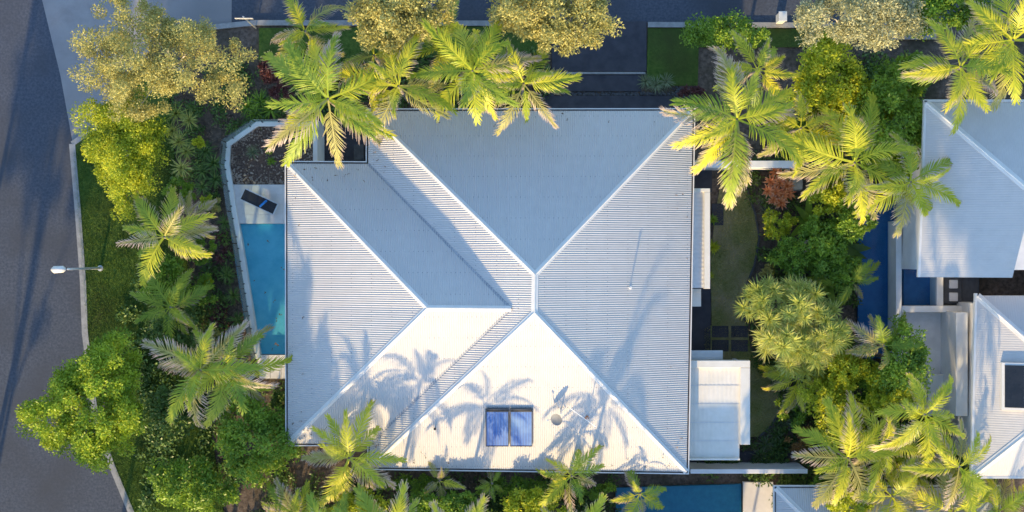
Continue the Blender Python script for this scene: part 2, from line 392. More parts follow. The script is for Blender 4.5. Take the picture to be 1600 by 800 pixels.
def inset_eave(pts_loop, d):
    return [Vector((q[0], q[1], Z + d * PITCH * 0.3)) for q in offset_loop([tuple(p) for p in pts_loop], d)]
LOOP = [WTL, IC, TL, TR, BR, BL, IB, WBL]
iWTL, iIC, iTL, iTR, iBR, iBL, iIB, iWBL = inset_eave(LOOP, 0.11)
faces = [
    ('shaded blue-grey upper roof slope', [iTL, iTR], [iTL, R1, iTR], (0, -1)),
    ('right roof slope with fine grey ribs', [iTR, iBR], [iTR, R1, R2, iBR], (-1, 0)),
    ('brightest roof slope, with the solar collectors', [iBL, iBR], [iBL, R2, iBR], (0, 1)),
    ('left slope of the main roof, narrowed by the two valleys', [iTL, iIC, W2, iIB, iBL], [iTL, R1, R2, iBL], (1, 0)),
    ('left wing roof slope facing the pool', [iWTL, iWBL], [iWTL, W1, iWBL], (1, 0)),
    ('shaded slope of the left wing', [iWTL, iIC, W2], [iWTL, W1, W2], (0, -1)),
    ('bright slope of the left wing', [iWBL, iIB, W2], [iWBL, W1, W2], (0, 1)),
]
for lab, lo, up, d in faces:
    o = link('roof_sheet', corrugated(lo, up, d), M['roof'], house); o['label'] = lab
def screws(lower, upper, d, name_parent, step=0.20, row=0.90):
    """rows of roofing screws along the battens of one slope"""
    d = Vector(d).normalized(); a = Vector((-d.y, d.x))
    def prep(pl):
        s_ = [p.x * a.x + p.y * a.y for p in pl]; pl = list(pl)
        if s_[0] > s_[-1]: s_ = s_[::-1]; pl = pl[::-1]
        return np.array(s_), np.array([tuple(p) for p in pl])
    sl_, pl_ = prep(lower); su, pu = prep(upper)
    base = min(p.x * d.x + p.y * d.y for p in lower)
    V, F = [], []
    for s_ in np.arange(max(sl_[0], su[0]) + .05, min(sl_[-1], su[-1]), step):
        lo = np.array([np.interp(s_, sl_, pl_[:, k]) for k in range(3)]); up = np.array([np.interp(s_, su, pu[:, k]) for k in range(3)])
        l0 = lo[0] * d.x + lo[1] * d.y; l1 = up[0] * d.x + up[1] * d.y
        q = base + .25
        while q < l1 - .15:
            if q > l0 + .1:
                p = lo + (up - lo) * ((q - l0) / (l1 - l0)); k = len(V); r = .012; z = p[2] + .034
                V += [(p[0] - r, p[1] - r, z - .012), (p[0] + r, p[1] - r, z - .012), (p[0] + r, p[1] + r, z - .012), (p[0] - r, p[1] + r, z - .012), (p[0], p[1], z)]
                F += [(k, k + 1, k + 4), (k + 1, k + 2, k + 4), (k + 2, k + 3, k + 4), (k + 3, k, k + 4)]
            q += row
    o = link('roof_screws', npmesh('roof_screws', V, F), M['charcoal'], name_parent); o['kind'] = 'stuff'
for lab, lo, up, d in faces: screws(lo, up, d, house)
def capping(a, b, w, slope, mat=None, name='ridge_capping', lift=0.05, parent=house, roll=0.045):
    d = (b - a); h = Vector((d.x, d.y)).normalized(); n = Vector((-h.y, h.x, 0))
    prof = [(-w, -w * slope), (-0.045, -0.045 * slope + 0.004), (-0.02, roll), (0.02, roll), (0.045, -0.045 * slope + 0.004), (w, -w * slope)]
    mb = MB()
    rows = [[p + n * u + Vector((0, 0, z + lift)) for u, z in prof] for p in (a, b)]
    for i in range(len(prof) - 1):
        mb.quad(rows[0][i], rows[1][i], rows[1][i + 1], rows[0][i + 1])
    rows2 = [[q + Vector((0, 0, -0.03)) for q in (r[0], r[-1])] for r in rows]
    mb.quad(rows[0][0], rows2[0][0], rows2[1][0], rows[1][0]); mb.quad(rows[0][-1], rows[1][-1], rows2[1][1], rows2[0][1])
    return mb.build(name, mat or M['trim'], parent)
SL = PITCH / math.sqrt(2)
for a, b_ in ((iTL, R1), (iTR, R1), (iBR, R2), (iBL, R2), (iWTL, W1), (iWBL, W1)):
    capping(a, b_, 0.125, SL, M['trim'], name='hip_capping')
capping(R1, R2, 0.14, PITCH, M['trim'], lift=0.056); capping(W1, W2, 0.13, PITCH, M['trim'], lift=0.056)
for a, b_ in ((iIC, W2), (iIB, W2)):
    capping(a, b_, 0.045, -SL, M['valley'], 'valley_gutter', lift=0.03, roll=0.0)
# gutter, fascia, soffit, walls
def ring(mb, l0, l1, za, zb):
    n = len(l0)
    for i in range(n):
        j = (i + 1) % n
        mb.quad((*l0[i], za), (*l0[j], za), (*l1[j], zb), (*l1[i], zb))
def gutter(loop, z, parent, trim, wall_in=0.55, wall_mat=None, depth=0.13):
    T = [tuple(p[:2]) for p in loop]
    g0, g1, g2 = offset_loop(T, 0.0), offset_loop(T, 0.045), offset_loop(T, 0.125)
    mb = MB(); ring(mb, g0, g0, z - depth, z + 0.03); ring(mb, g0, g1, z + 0.03, z + 0.03); ring(mb, g1, g1, z + 0.03, z - depth)
    ring(mb, g0, g2, z - depth, z - depth); mb.build('gutter', trim, parent)
    mb = MB(); ring(mb, g1, g2, z - depth + 0.03, z - depth + 0.03); mb.build('gutter_floor', M['gutter_floor'], parent)
    mb = MB(); ring(mb, g2, g2, z - 0.25, z + 0.05); mb.build('fascia', trim, parent)
    g3 = offset_loop(T, 0.13)
    mb = MB(); mb.quad(*[(*q, z - 0.2) for q in g3]); mb.build('soffit', trim, parent)
    w = offset_loop(T, wall_in); mb = MB(); mb.prism(w, -0.05, z - 0.205); mb.build('wall', wall_mat or M['white'], parent)
gutter(LOOP, Z, house, M['trim'])

# roof height at a photograph pixel on the bright lower slope / right slope
def on_slope(px, py, a, b_, c):
    nv = (b_ - a).cross(c - a); z = Z
    for _ in range(12):
        x, y, _z = at(px, py, z)
        z = a.z - (nv.x * (x - a.x) + nv.y * (y - a.y)) / nv.z
    return Vector(at(px, py, z))
low = lambda px, py: on_slope(px, py, iBL, iBR, R2)
rgt = lambda px, py: on_slope(px, py, iTR, iBR, R1)
UP = Vector((0, 0, 1))
# solar water heating collectors
for k, (x0, x1, lab) in enumerate(((759, 795, 'left blue solar water collector on the bright roof slope'), (797, 832, 'right blue solar water collector on the bright roof slope'))):
    A, B, C, D = low(x0, 695), low(x1, 695), low(x1, 640), low(x0, 640)
    ce = (A + B + C + D) / 4
    sc_ = empty('solar_collector', tuple(ce), lab, 'solar panel', 'solar collectors on the roof')
    nn = (B - A).cross(D - A).normalized()
    def slabq(mb, q, z0, z1):
        lo = [p + nn * z0 for p in q]; hi = [p + nn * z1 for p in q]
        mb.quad(*hi); mb.quad(*lo[::-1])
        for i in range(4): mb.quad(lo[i], lo[(i + 1) % 4], hi[(i + 1) % 4], hi[i])
    q = [A, B, C, D]; u = (B - A).normalized(); v = (D - A).normalized(); fw = 0.035
    inn = [A + u * fw + v * fw, B - u * fw + v * fw, C - u * fw - v * fw, D + u * fw - v * fw]
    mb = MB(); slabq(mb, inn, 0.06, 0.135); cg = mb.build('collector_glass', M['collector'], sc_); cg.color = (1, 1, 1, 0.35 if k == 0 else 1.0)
    if k == 1: cg['label'] = 'collector glass with a reflection of clouds painted in as whitish haze'
    mb = MB()
    for i in range(4):
        j = (i + 1) % 4; slabq(mb, [q[i], q[j], inn[j], inn[i]], 0.05, 0.15)
    mb.build('frame', M['charcoal'], sc_)
    mb = MB(); mb.tube([D + v * 0.07 + nn * 0.11 - u * 0.01, C + v * 0.07 + nn * 0.11 + u * 0.01], 0.045, 8); mb.build('header_pipe', M['charcoal'], sc_, True)
    for p in (A, B, C, D):
        e = p + (ce - p) * 0.12; mb = MB(); mb.tube([e - nn * 0.02, e + nn * 0.09], 0.02, 6); mb.build('foot', M['alu'], sc_)
for px, py, lab, hh in ((680, 669, 'small black pipe vent low on the bright slope left of the collectors', 0.22),):
    p = low(px, py); mb = MB(); mb.tube([p, p + UP * hh], 0.035, 10); mb.tube([p + UP * hh, p + UP * (hh + 0.06)], 0.055, 10)
    tag(mb.build('roof_vent', M['black'], smooth=False), lab, 'vent')
p = rgt(984, 449); mb = MB()
mb.tube([p - UP * 0.05, p + UP * 0.52], 0.035, 10); mb.tube([p + UP * 0.52, p + UP * 0.58], [0.06, 0.05], 10); mb.tube([p + UP * 0.0, p + UP * 0.05], [0.10, 0.05], 10)
tag(mb.build('roof_vent', M['trim']), 'thin upright vent pipe on the right roof slope casting a long shadow', 'vent')
# satellite dish
p = low(876, 642)
di = empty('satellite_dish', tuple(p), 'pale satellite dish on a bent pole on the bright roof slope', 'satellite dish')
top = p + Vector((0.0, -0.05, 0.55))
mb = MB(); mb.tube([p, p + UP * 0.25, top], 0.028, 8); mb.build('mast', M['alu'], di, True)
ax = Vector((-0.74, -0.12, 0.66)).normalized()
cen = top + Vector((-0.16, -0.24, 0.05)); e1 = ax.cross(UP).normalized(); e2 = ax.cross(e1)
mb = MB(); rings, seg = 5, 28; vs = []
for side in (0, 1):
    for r in range(rings + 1):
        for k in range(seg):
            t = 2 * math.pi * k / seg; rr = r / rings
            vs.append(cen + e1 * math.cos(t) * rr * 0.25 + e2 * math.sin(t) * rr * 0.34 + ax * (0.07 * rr * rr - 0.012 * side))
mb.v = [tuple(q) for q in vs]
for side in (0, 1):
    o0 = side * (rings + 1) * seg
    for r in range(rings):
        for k in range(seg):
            k2 = (k + 1) % seg; f = (o0 + r * seg + k, o0 + r * seg + k2, o0 + (r + 1) * seg + k2, o0 + (r + 1) * seg + k)
            mb.f.append(f if side == 0 else f[::-1])
mb.build('reflector', M['dish'], di, True)
fp = cen + ax * 0.40 + Vector((-0.16, 0.02, -0.10))
mb = MB(); mb.tube([cen - e2 * -0.36, fp], 0.012, 6); mb.build('feed_arm', M['alu'], di)
mb = MB(); mb.tube([fp, fp - ax * 0.10], [0.035, 0.03], 8); mb.build('receiver', M['grey_roof'], di)
mb = MB(); mb.tube([p + Vector((0.02, 0.02, 0.3)), low(868, 622) + UP * 0.02], 0.014, 6); mb.tube([p + Vector((0, 0, 0.3)), low(884, 636) + UP * 0.02], 0.014, 6); mb.build('stay', M['alu'], di)
# television antenna
p = low(917, 652)
an = empty('tv_antenna', tuple(p), 'rusty based television antenna with thin rods on the bright slope', 'antenna')
mb = MB(); mb.tube([p, p + UP * 1.55], 0.018, 8); mb.build('mast', M['alu'], an, True)
mb = MB(); mb.tube([p - UP * 0.02, p + UP * 0.14], [0.11, 0.05], 8); mb.build('base_bracket', M['rust'], an)
tp_ = p + UP * 1.5; bd = Vector((-0.80, 0.58, 0.03)).normalized(); sd = Vector((0.58, 0.80, 0))
mb = MB(); mb.tube([tp_ - bd * 0.35, tp_ + bd * 0.95], 0.012, 6); mb.build('boom', M['alu'], an)
for k in range(9):
    c = tp_ + bd * (-0.32 + k * 0.15); l_ = 0.42 - 0.026 * k
    mb = MB(); mb.tube([c - sd * l_, c + sd * l_], 0.006, 5); mb.build('rod', M['alu'], an)
for q in (low(902, 636), low(932, 645), low(925, 668)):
    mb = MB(); mb.tube([q, p + UP * 0.9], 0.005, 5); mb.build('guy_wire', M['alu'], an)

# courtyard between main roof and left wing: white wall, dark deck, glass door
wz = 2.6
def wall_px(name, x0, y0, x1, y1, z, label, mat=None, cat='wall', cap=None):
    a = at(x0, y0, z); c = at(x1, y1, z); t = empty(name, ((a[0] + c[0]) / 2, (a[1] + c[1]) / 2, 0), label, cat)
    mb = MB(); mb.box(a[0] + 0.02, c[0] - 0.02, c[1] + 0.02, a[1] - 0.02, -0.05, z - 0.06); mb.build('wall_body', mat or M['white'], t)
    mb = MB(); mb.box(a[0], c[0], c[1], a[1], z - 0.06, z); mb.build('coping', cap or M['white'], t, bevel=0.012)
    return t
wall_px('courtyard_wall', 489, 186, 496, 262, 2.4, 'narrow white wall between the pebble bed and the dark courtyard')
slab('courtyard_deck', 497, 170, 575, 262, -0.05, 0.12, M['dark_slab'], 'dark paved courtyard in the notch of the roof')
b = MB(); a = at(553, 226, 0.5); c = at(568, 250, 0.5); b.box(a[0], c[0], c[1], a[1], 0.12, 0.5)
tag(b.build('air_conditioner', M['charcoal'], bevel=0.02), 'dark grey box unit in the courtyard beside the wall', 'air conditioner')

# right-hand garden walls
wall_px('garden_wall', 1086, 251, 1246, 262, 2.0, 'long white garden wall crossing the upper right garden', cap=M['white'])
wall_px('boundary_wall', 1079, 733, 1262, 740, 2.1, 'white boundary wall at the lower right corner of the house')
slab('wall_path', 1078, 705, 1235, 734, -0.05, 0.05, M['dark_slab'], 'dark strip of paving behind the lower boundary wall')

# low skillion roofs on the right
def flat_roof(name, x0, y0, x1, y1, z, label, bands, ribs, panel=True, mat=None, drop=0.12):
    a, c = at(x0, y0, z), at(x1, y1, z)
    t = empty(name, ((a[0] + c[0]) / 2, (a[1] + c[1]) / 2, 0), label, 'low roof')
    d = (0, 1) if ribs == 'v' else (1, 0)
    P = lambda x, y, zz: Vector((x, y, zz))
    if ribs == 'v': lo, up = [P(a[0], c[1], z - drop), P(c[0], c[1], z - drop)], [P(a[0], a[1], z), P(c[0], a[1], z)]
    else: lo, up = [P(c[0], a[1], z - drop), P(c[0], c[1], z - drop)], [P(a[0], a[1], z), P(a[0], c[1], z)]
    link('roof_sheet', corrugated(lo, up, d, 0.19, 0.0045, 0.0), mat or M['grey_roof'], t)
    mb = MB(); mb.box(a[0], c[0], c[1], a[1], z - drop - 0.12, z - drop - 0.05); mb.build('ceiling_panel', M['white'], t)
    for (bx0, by0, bx1, by1, bz, nm) in bands:
        p, q = at(bx0, by0, z), at(bx1, by1, z); mb = MB(); mb.box(p[0], q[0], q[1], p[1], z - 0.30, z + bz); mb.build(nm, M['cream'], t, bevel=0.01)
    return t
pr = flat_roof('patio_roof', 1076, 574, 1156, 716, 2.9, 'cream edged flat patio roof at the lower right of the house',
               [(1076, 563, 1171, 574, 0.16, 'parapet'), (1156, 574.4, 1171, 694, 0.16, 'parapet'), (1076, 716.3, 1156, 719, 0.03, 'gutter')], 'v', mat=M['cream'])
for px, py in ((1162, 690), (1162, 570)):
    p = at(px, py, 2.6); mb = MB(); mb.box(p[0] - .08, p[0] + .08, p[1] - .08, p[1] + .08, 0, 2.6); mb.build('post', M['white'], pr)
for yy in (602, 631, 660, 689):
    p, q = at(1078, yy, 2.9), at(1155, yy + 0.5, 2.9); dz = 2.9 - 0.12 * (yy - 574) / 142
    mb = MB(); mb.box(p[0], q[0], q[1], p[1], dz + 0.004, dz + 0.012); mb.build('sheet_joint', M['alu'], pr)
flat_roof('lower_awning', 1074, 548, 1130, 562, 2.5, 'small blue-grey awning tucked above the patio roof', [], 'h')
aw = flat_roof('side_awning', 1074, 300, 1100, 450, 2.9, 'long pale blue side awning under the right eave',
               [(1074, 294.5, 1109, 300, 0.10, 'parapet'), (1100, 300.4, 1109, 451, 0.10, 'parapet')], 'h')
flat_roof('window_hood', 1074, 451.5, 1096, 479, 2.6, 'short cream window hood below the long side awning', [], 'h', mat=M['cream'])

# ------------------------------------------------------------------ pool side (left)
wz_ = -0.12
POOL = [(373, 350), (447, 350), (470, 350), (470, 553), (401, 553)]
def basin(name, pts, depth, tile, label, deckz=0.28, wz=0.16, group=None, cat='pool', base=0.0):
    P = [at(x, y, base + wz)[:2] for x, y in pts]
    cx = sum(p[0] for p in P) / len(P); cy = sum(p[1] for p in P) / len(P)
    t = empty(name, (cx, cy, base), label, cat)
    lo = offset_loop(P, 0.02)
    mb = MB(); ring(mb, P, P, base + deckz, base + 0.012); 
    mb.quad(*[(*q, base + 0.014) for q in P][::1 if True else -1]); mb.build('basin', tile, t)
    mb = MB(); mb.quad(*[(*q, base + wz) for q in P]); mb.build('water_surface', M['water'], t)
    return t
# the pool shell stands 0.3 m above the soil, water just under the coping
basin('swimming_pool', POOL, 1.2, M['pool_tile'], 'tapering blue swimming pool beside the left wing')
deck = empty('pool_deck', at(402, 320, 0), 'pale grey paved deck at the head of the pool', 'deck')
mb = MB(); mb.prism(poly_px([(360, 288.5), (470, 288.5), (470, 349.5), (372, 349.5)], 0.2), -0.05, 0.285); mb.build('deck_base', M['paver'], deck)
rows = [289, 304.2, 319.4, 334.6, 349.6]
for r in range(4):
    ya, yb = rows[r], rows[r + 1]
    xl = 360.5 + (ya - 289) * 0.195 + 0.5
    xs = [xl, 382, 402, 422, 442, 462]
    for k in range(5):
        if xs[k + 1] - xs[k] < 3: continue
        a = at(xs[k] + .4, ya + .4, .3); c = at(xs[k + 1] - .4, yb - .4, .3)
        mb = MB(); mb.box(a[0], c[0], c[1], a[1], 0.25, 0.295); mb.build('paver', M['paver'], deck, bevel=0.006)
deck2 = empty('pool_foot_deck', at(425, 572, 0), 'pale paved strip at the lower end of the pool', 'deck')
mb = MB(); mb.prism(poly_px([(401, 554), (470, 554), (470, 592), (408, 592)], 0.2), -0.05, 0.27); mb.build('deck_base', M['kerb'], deck2)
for r in range(2):
    for k in range(4):
        xa = 402.5 + k * 17 + r * 3; a = at(xa, 554.6 + r * 18.5, .3); c = at(xa + 16.3, 572.4 + r * 18.5, .3)
        mb = MB(); mb.box(a[0], c[0], c[1], a[1], 0.25, 0.295); mb.build('paver', M['paver'], deck2, bevel=0.006)
# white low wall with glass fence
FEN = [(490, 196), (402, 196), (359, 226), (357, 258), (362, 289), (368, 330), (377, 380), (388, 450), (399, 520), (406, 560)]
fw = empty('pool_wall', at(360, 280, 0), 'low white wall curving round pebble bed and pool', 'wall')
gf = empty('glass_fence', at(352, 280, 0), 'frameless glass pool fence on the outer side of the white wall', 'fence')
Pf = [Vector(at(x, y, 0.55)[:2]) for x, y in FEN]
nr = []
for i in range(len(Pf)):
    d = (Pf[min(i + 1, len(Pf) - 1)] - Pf[max(i - 1, 0)]).normalized(); nr.append(Vector((d.y, -d.x)))
for i in range(len(Pf) - 1):
    a, c = Pf[i], Pf[i + 1]
    na, nc = nr[i], nr[i + 1]
    # outward is away from the house (left/up)
    if na.dot(Vector((-1, 0.35))) < 0: na = -na
    if nc.dot(Vector((-1, 0.35))) < 0: nc = -nc
    mb = MB(); mb.prism([a - na * 0.02, c - nc * 0.02, c + nc * 0.2, a + na * 0.2], -0.05, 0.5); mb.build('wall_section', M['white'], fw)
    mb = MB(); mb.prism([a - na * 0.04, c - nc * 0.04, c + nc * 0.13, a + na * 0.13], 0.505, 0.55); mb.build('coping', M['white'], fw, bevel=0.008)
    # glass panels (each about 1.2 m)
    ln = (c - a).length; k = max(1, round(ln / 1.3))
    for j in range(k):
        f0, f1 = (j + 0.02) / k, (j + 0.98) / k
        p0 = a.lerp(c, f0) + na.lerp(nc, f0) * 0.16; p1 = a.lerp(c, f1) + na.lerp(nc, f1) * 0.16
        q0 = a.lerp(c, f0) + na.lerp(nc, f0) * 0.175; q1 = a.lerp(c, f1) + na.lerp(nc, f1) * 0.175
        mb = MB(); mb.prism([p0, p1, q1, q0], 0.56, 1.65); mb.build('glass_panel', M['glass'], gf)
        for f in (0.2, 0.8):
            s = p0.lerp(p1, f); mb = MB(); mb.tube([(s.x, s.y, 0.5), (s.x, s.y, 0.72)], 0.03, 8); mb.build('spigot', M['charcoal'], gf)
# pebble bed
bed = [(402, 197), (490, 197), (490, 262), (470, 262), (470, 288), (364, 288), (359, 258), (361, 228)]
sheet('pebble_bed', bed, -0.05, 0.22, M['mulch'], 'dark mulch bed inside the low white wall')

# stones: joined, too many and small to pick apart
def inside(x, y, poly):
    c = False; n = len(poly)
    for i in range(n):
        x1, y1 = poly[i]; x2, y2 = poly[i - 1]
        if (y1 > y) != (y2 > y) and x < (x2 - x1) * (y - y1) / (y2 - y1) + x1: c = not c
    return c
def edge_dist(x, y, poly):
    best = 1e9; n = len(poly)
    for i in range(n):
        a = np.array(poly[i - 1], float); c = np.array(poly[i], float); p = np.array((x, y), float)
        t = np.clip(np.dot(p - a, c - a) / max(np.dot(c - a, c - a), 1e-9), 0, 1)
        best = min(best, np.linalg.norm(p - a - t * (c - a)))
    return best
rng = np.random.default_rng(5)
OCT = np.array([(1, 0, 0), (-1, 0, 0), (0, 1, 0), (0, -1, 0), (0, 0, 1), (0, 0, -1)], float)
ICOV = []
g_ = (1 + 5 ** .5) / 2
for s1 in (-1, 1):
    for s2 in (-1, 1):
        ICOV += [(0, s1, s2 * g_), (s1, s2 * g_, 0), (s2 * g_, 0, s1)]
ICOV = np.array(ICOV) / math.hypot(1, g_)
ICOF = []
for i in range(12):
    for j in range(i + 1, 12):
        for k in range(j + 1, 12):
            if all(abs(np.linalg.norm(ICOV[a] - ICOV[c]) - 1.0515) < 0.02 for a, c in ((i, j), (j, k), (i, k))):
                n_ = np.cross(ICOV[j] - ICOV[i], ICOV[k] - ICOV[i])
                ICOF.append((i, j, k) if n_.dot(ICOV[i]) > 0 else (i, k, j))
ICOF = np.array(ICOF)
def pebbles(name, pts, r0, r1, mat, label, parent=None):
    Vs, Fs = [], []
    for i, p in enumerate(pts):
        r = rng.uniform(r0, r1); sc = np.array((r * rng.uniform(.8, 1.4), r * rng.uniform(.7, 1.1), r * .55))
        a = rng.uniform(0, 6.28); R = np.array(((math.cos(a), -math.sin(a), 0), (math.sin(a), math.cos(a), 0), (0, 0, 1)))
        Vs.append((ICOV * sc * rng.uniform(.85, 1.15, (12, 1))) @ R.T + np.array(p)); Fs.append(ICOF + 12 * i)
    o = link(name, npmesh(name, np.concatenate(Vs), np.concatenate(Fs)), mat, parent)
    return tag(o, label, kind='stuff')
pts = []
while len(pts) < 900:
    x, y = rng.uniform(357, 492), rng.uniform(195, 290)
    if inside(x, y, bed) and rng.random() < math.exp(-edge_dist(x, y, bed) / 7) + 0.10:
        pts.append(at(x, y, 0.25))
pebbles('pebbles', pts, 0.025, 0.058, M['pebble'], 'pale and brown river pebbles round the edge of the mulch bed')
pts = [at(rng.uniform(852, 1060), rng.uniform(144, 149.5), 0.02) for _ in range(420)]
pts += [at(rng.uniform(1050, 1085), rng.uniform(136, 190), 0.02) for _ in range(250)]
pebbles('pebbles', pts, 0.03, 0.07, M['charcoal'], 'dark pebble strip between front path and porch')

# lounger
lc = Vector(at(405, 315, 0.55)); u = Vector((math.cos(math.radians(-25)), math.sin(math.radians(-25)))); w_ = Vector((-u.y, u.x))
lg = empty('sun_lounger', (lc.x, lc.y, 0.295), 'black sling sun lounger lying askew on the pool deck', 'sun lounger')
HL, HW = 0.86, 0.27
mb = MB()
for s in (-1, 1): mb.obox(lc.xy + w_ * s * HW, u, HL, 0.02, 0.58, 0.62)
for s in (-1, 1): mb.obox(lc.xy + u * s * (HL - 0.02), w_, HW - 0.02, 0.02, 0.581, 0.619)
mb.build('frame', M['alu'], lg)
mb = MB()
nseg = 12
for i in range(nseg):
    f0, f1 = -HL + 0.04 + 2 * (HL - 0.04) * i / nseg, -HL + 0.04 + 2 * (HL - 0.04) * (i + 1) / nseg
    sag = lambda f: 0.605 - 0.03 * (1 - (f / HL) ** 2)
    q = [lc.xy + u * f0 - w_ * (HW - .02), lc.xy + u * f1 - w_ * (HW - .02), lc.xy + u * f1 + w_ * (HW - .02), lc.xy + u * f0 + w_ * (HW - .02)]
    mb.quad((*q[0], sag(f0)), (*q[1], sag(f1)), (*q[2], sag(f1)), (*q[3], sag(f0)))
mb.build('sling', M['sling'], lg)
for s in (-1, 1):
    for t in (-1, 1):
        e = lc.xy + u * s * HL * 0.7 + w_ * t * HW * 0.95
        mb = MB(); mb.tube([(e.x, e.y, 0.296), (e.x, e.y, 0.6)], 0.02, 8); mb.build('leg', M['alu'], lg)
tc_ = lc.xy + u * 0.22
v2 = Vector((math.cos(math.radians(42)), math.sin(math.radians(42))))
mb = MB(); mb.tube([(*(tc_ - v2 * 0.22), 0.63), (*(tc_ + v2 * 0.22), 0.63)], 0.05, 10)
tag(mb.build('rolled_towel', M['blue_cloth'], smooth=False), 'bright blue rolled towel lying across the lounger', 'towel')

# ------------------------------------------------------------------ neighbouring houses
def plane_z(p, base, d, z0, k): return z0 + k * max(0.0, (p[0] - base[0]) * d[0] + (p[1] - base[1]) * d[1])
nb = empty('neighbour_house', at(1600, 420, 0), 'white two storey neighbour house with hipped metal roofs at the right edge', 'house')
ZN = 5.6
nTL, nBL = pt(1447, 160, ZN), pt(1437, 433, ZN)
nTR = pt(1990, 160, ZN); nA = Vector((nTL.x + 3.66, nTL.y - 3.66, ZN + 3.66 * 0.38)); nA2 = Vector((nTR.x, nA.y, nA.z))
nE = pt(1565, 433, ZN); nE = Vector((nBL.x + 3.4, nBL.y, ZN + 3.4 * 0.38)); nF = Vector((nA.x - 0.02, nBL.y + 2.2, nA.z))
o = link('roof_sheet', corrugated([nTL, nBL], [nTL, nA, nF, nE], (1, 0), .1, .003), M['roof'], nb); o['label'] = 'left slope of the upper neighbour roof'
o = link('roof_sheet', corrugated([nTL, nTR], [nTL, nA, nA2], (0, -1), .1, .003), M['roof'], nb); o['label'] = 'shaded top slope of the upper neighbour roof'
capping(nTL, nA, 0.15, SL, name='hip_capping', parent=nb)
mb = MB(); mb.prism([(nTL.x - .08, nTL.y + .08), (nTL.x + .02, nTL.y + .08), (nBL.x + .02, nBL.y), (nBL.x - .08, nBL.y)], ZN - .16, ZN + .03); mb.build('gutter', M['trim'], nb)
mb = MB(); mb.box(nTL.x - .08, nTR.x, nTL.y + .02, nTL.y + .12, ZN - .16, ZN + .03); mb.build('gutter', M['trim'], nb)
mb = MB(); mb.prism([(nBL.x + .55, nBL.y + .3), (nTR.x, nBL.y + .3), (nTR.x, nTL.y - .5), (nTL.x + .55, nTL.y - .5)], -.05, ZN - .2); mb.build('wall', M['white'], nb)
mb = MB(); mb.prism([(nBL.x, nBL.y), (nBL.x + 3.4, nBL.y), (nBL.x + 4.5, nBL.y + 2.4), (nTR.x, nTL.y), (nTL.x, nTL.y)], ZN - .19, ZN - .12); mb.build('soffit', M['trim'], nb)
# second roof
ZM = 4.6
mTL, mBL, mTR = pt(1527, 462, ZM), pt(1520, 744, ZM), pt(1990, 462, ZM)
hh = (mTL.y - mBL.y) / 2
mA = Vector((mTL.x + hh, mTL.y - hh, ZM + hh * 0.38)); mA2 = Vector((mTR.x, mA.y, mA.z)); mBR = Vector((mTR.x, mBL.y, ZM))
for lab, lo, up, d in (('left slope of the lower neighbour roof, with a skylight', [mTL, mBL], [mTL, mA, mBL], (1, 0)), ('shaded top slope of the lower neighbour roof', [mTL, mTR], [mTL, mA, mA2], (0, -1)), ('sunlit bottom slope of the lower neighbour roof', [mBL, mBR], [mBL, mA, mA2], (0, 1))):
    o = link('roof_sheet', corrugated(lo, up, d, .1, .003), M['roof'], nb); o['label'] = lab
capping(mTL, mA, 0.15, SL, name='hip_capping', parent=nb); capping(mBL, mA, 0.15, SL, name='hip_capping', parent=nb)
mb = MB(); mb.prism([(mTL.x - .1, mTL.y + .1), (mTL.x, mTL.y + .1), (mBL.x, mBL.y - .1), (mBL.x - .1, mBL.y - .1)], ZM - .16, ZM + .03); mb.build('gutter', M['trim'], nb)
mb = MB(); mb.box(mBL.x + .01, mTR.x, mBL.y - .1, mBL.y, ZM - .16, ZM + .03); mb.build('gutter', M['trim'], nb)
mb = MB(); mb.prism([(mTL.x + .5, mTL.y - .4), (mTR.x, mTL.y - .4), (mTR.x, mBL.y + .4), (mBL.x + .5, mBL.y + .4)], -.05, ZM - .2); mb.build('wall', M['white'], nb)
mb = MB(); mb.prism([(mTL.x, mTL.y), (mTR.x, mTL.y), (mTR.x, mBL.y), (mBL.x, mBL.y)], ZM - .19, ZM - .12); mb.build('soffit', M['trim'], nb)
a, c = at(1572, 568, ZM + 1), at(1606, 642, ZM + 1)
sk_z = lambda x: ZM + (x - mTL.x) * 0.38
def tilt_box(x0, x1, y0, y1, h0, h1, name, mat, par):
    mb = MB(); mb.v = [(x, y, sk_z(x) + h) for h in (h0, h1) for x, y in ((x0, y0), (x1, y0), (x1, y1), (x0, y1))]
    mb.f = [(3, 2, 1, 0), (4, 5, 6, 7), (0, 1, 5, 4), (1, 2, 6, 5), (2, 3, 7, 6), (3, 0, 4, 7)]
    return mb.build(name, mat, par)
skl = tilt_box(a[0], c[0], c[1], a[1], 0.0, 0.22, 'skylight', M['trim'], nb)
tilt_box(a[0] + .1, c[0] - .1, c[1] + .1, a[1] - .1, 0.222, 0.25, 'pane', M['dark_glass'], skl)
# terrace of the neighbour
tr_ = empty('neighbour_terrace', at(1450, 520, 0), 'white walled paved terrace of the neighbour beside its pools', 'terrace')
def tbox(x0, y0, x1, y1, z0, z1, name, mat, par=tr_, bev=0.01):
    a, c = at(x0, y0, z1), at(x1, y1, z1); mb = MB(); mb.box(a[0], c[0], c[1], a[1], z0, z1); return mb.build(name, mat, par, bevel=bev)
tbox(1400, 345, 1409, 640, -.05, 1.3, 'terrace_wall', M['white'])
tbox(1409.3, 398, 1440, 408, -.05, 1.28, 'terrace_wall', M['white'])
tbox(1409.3, 478, 1530, 488, -.05, 1.28, 'terrace_wall', M['white'])
tbox(1409.3, 340, 1436, 397.7, -.05, 0.6, 'paving', M['paver'])
tbox(1464, 408, 1474, 477.7, -.05, 1.0, 'terrace_wall', M['white'])
tbox(1474.3, 408, 1530, 477.7, -.05, 0.6, 'paving', M['charcoal'])
tbox(1409.3, 488.3, 1493, 640, -.05, 0.55, 'paving', M['paver'])
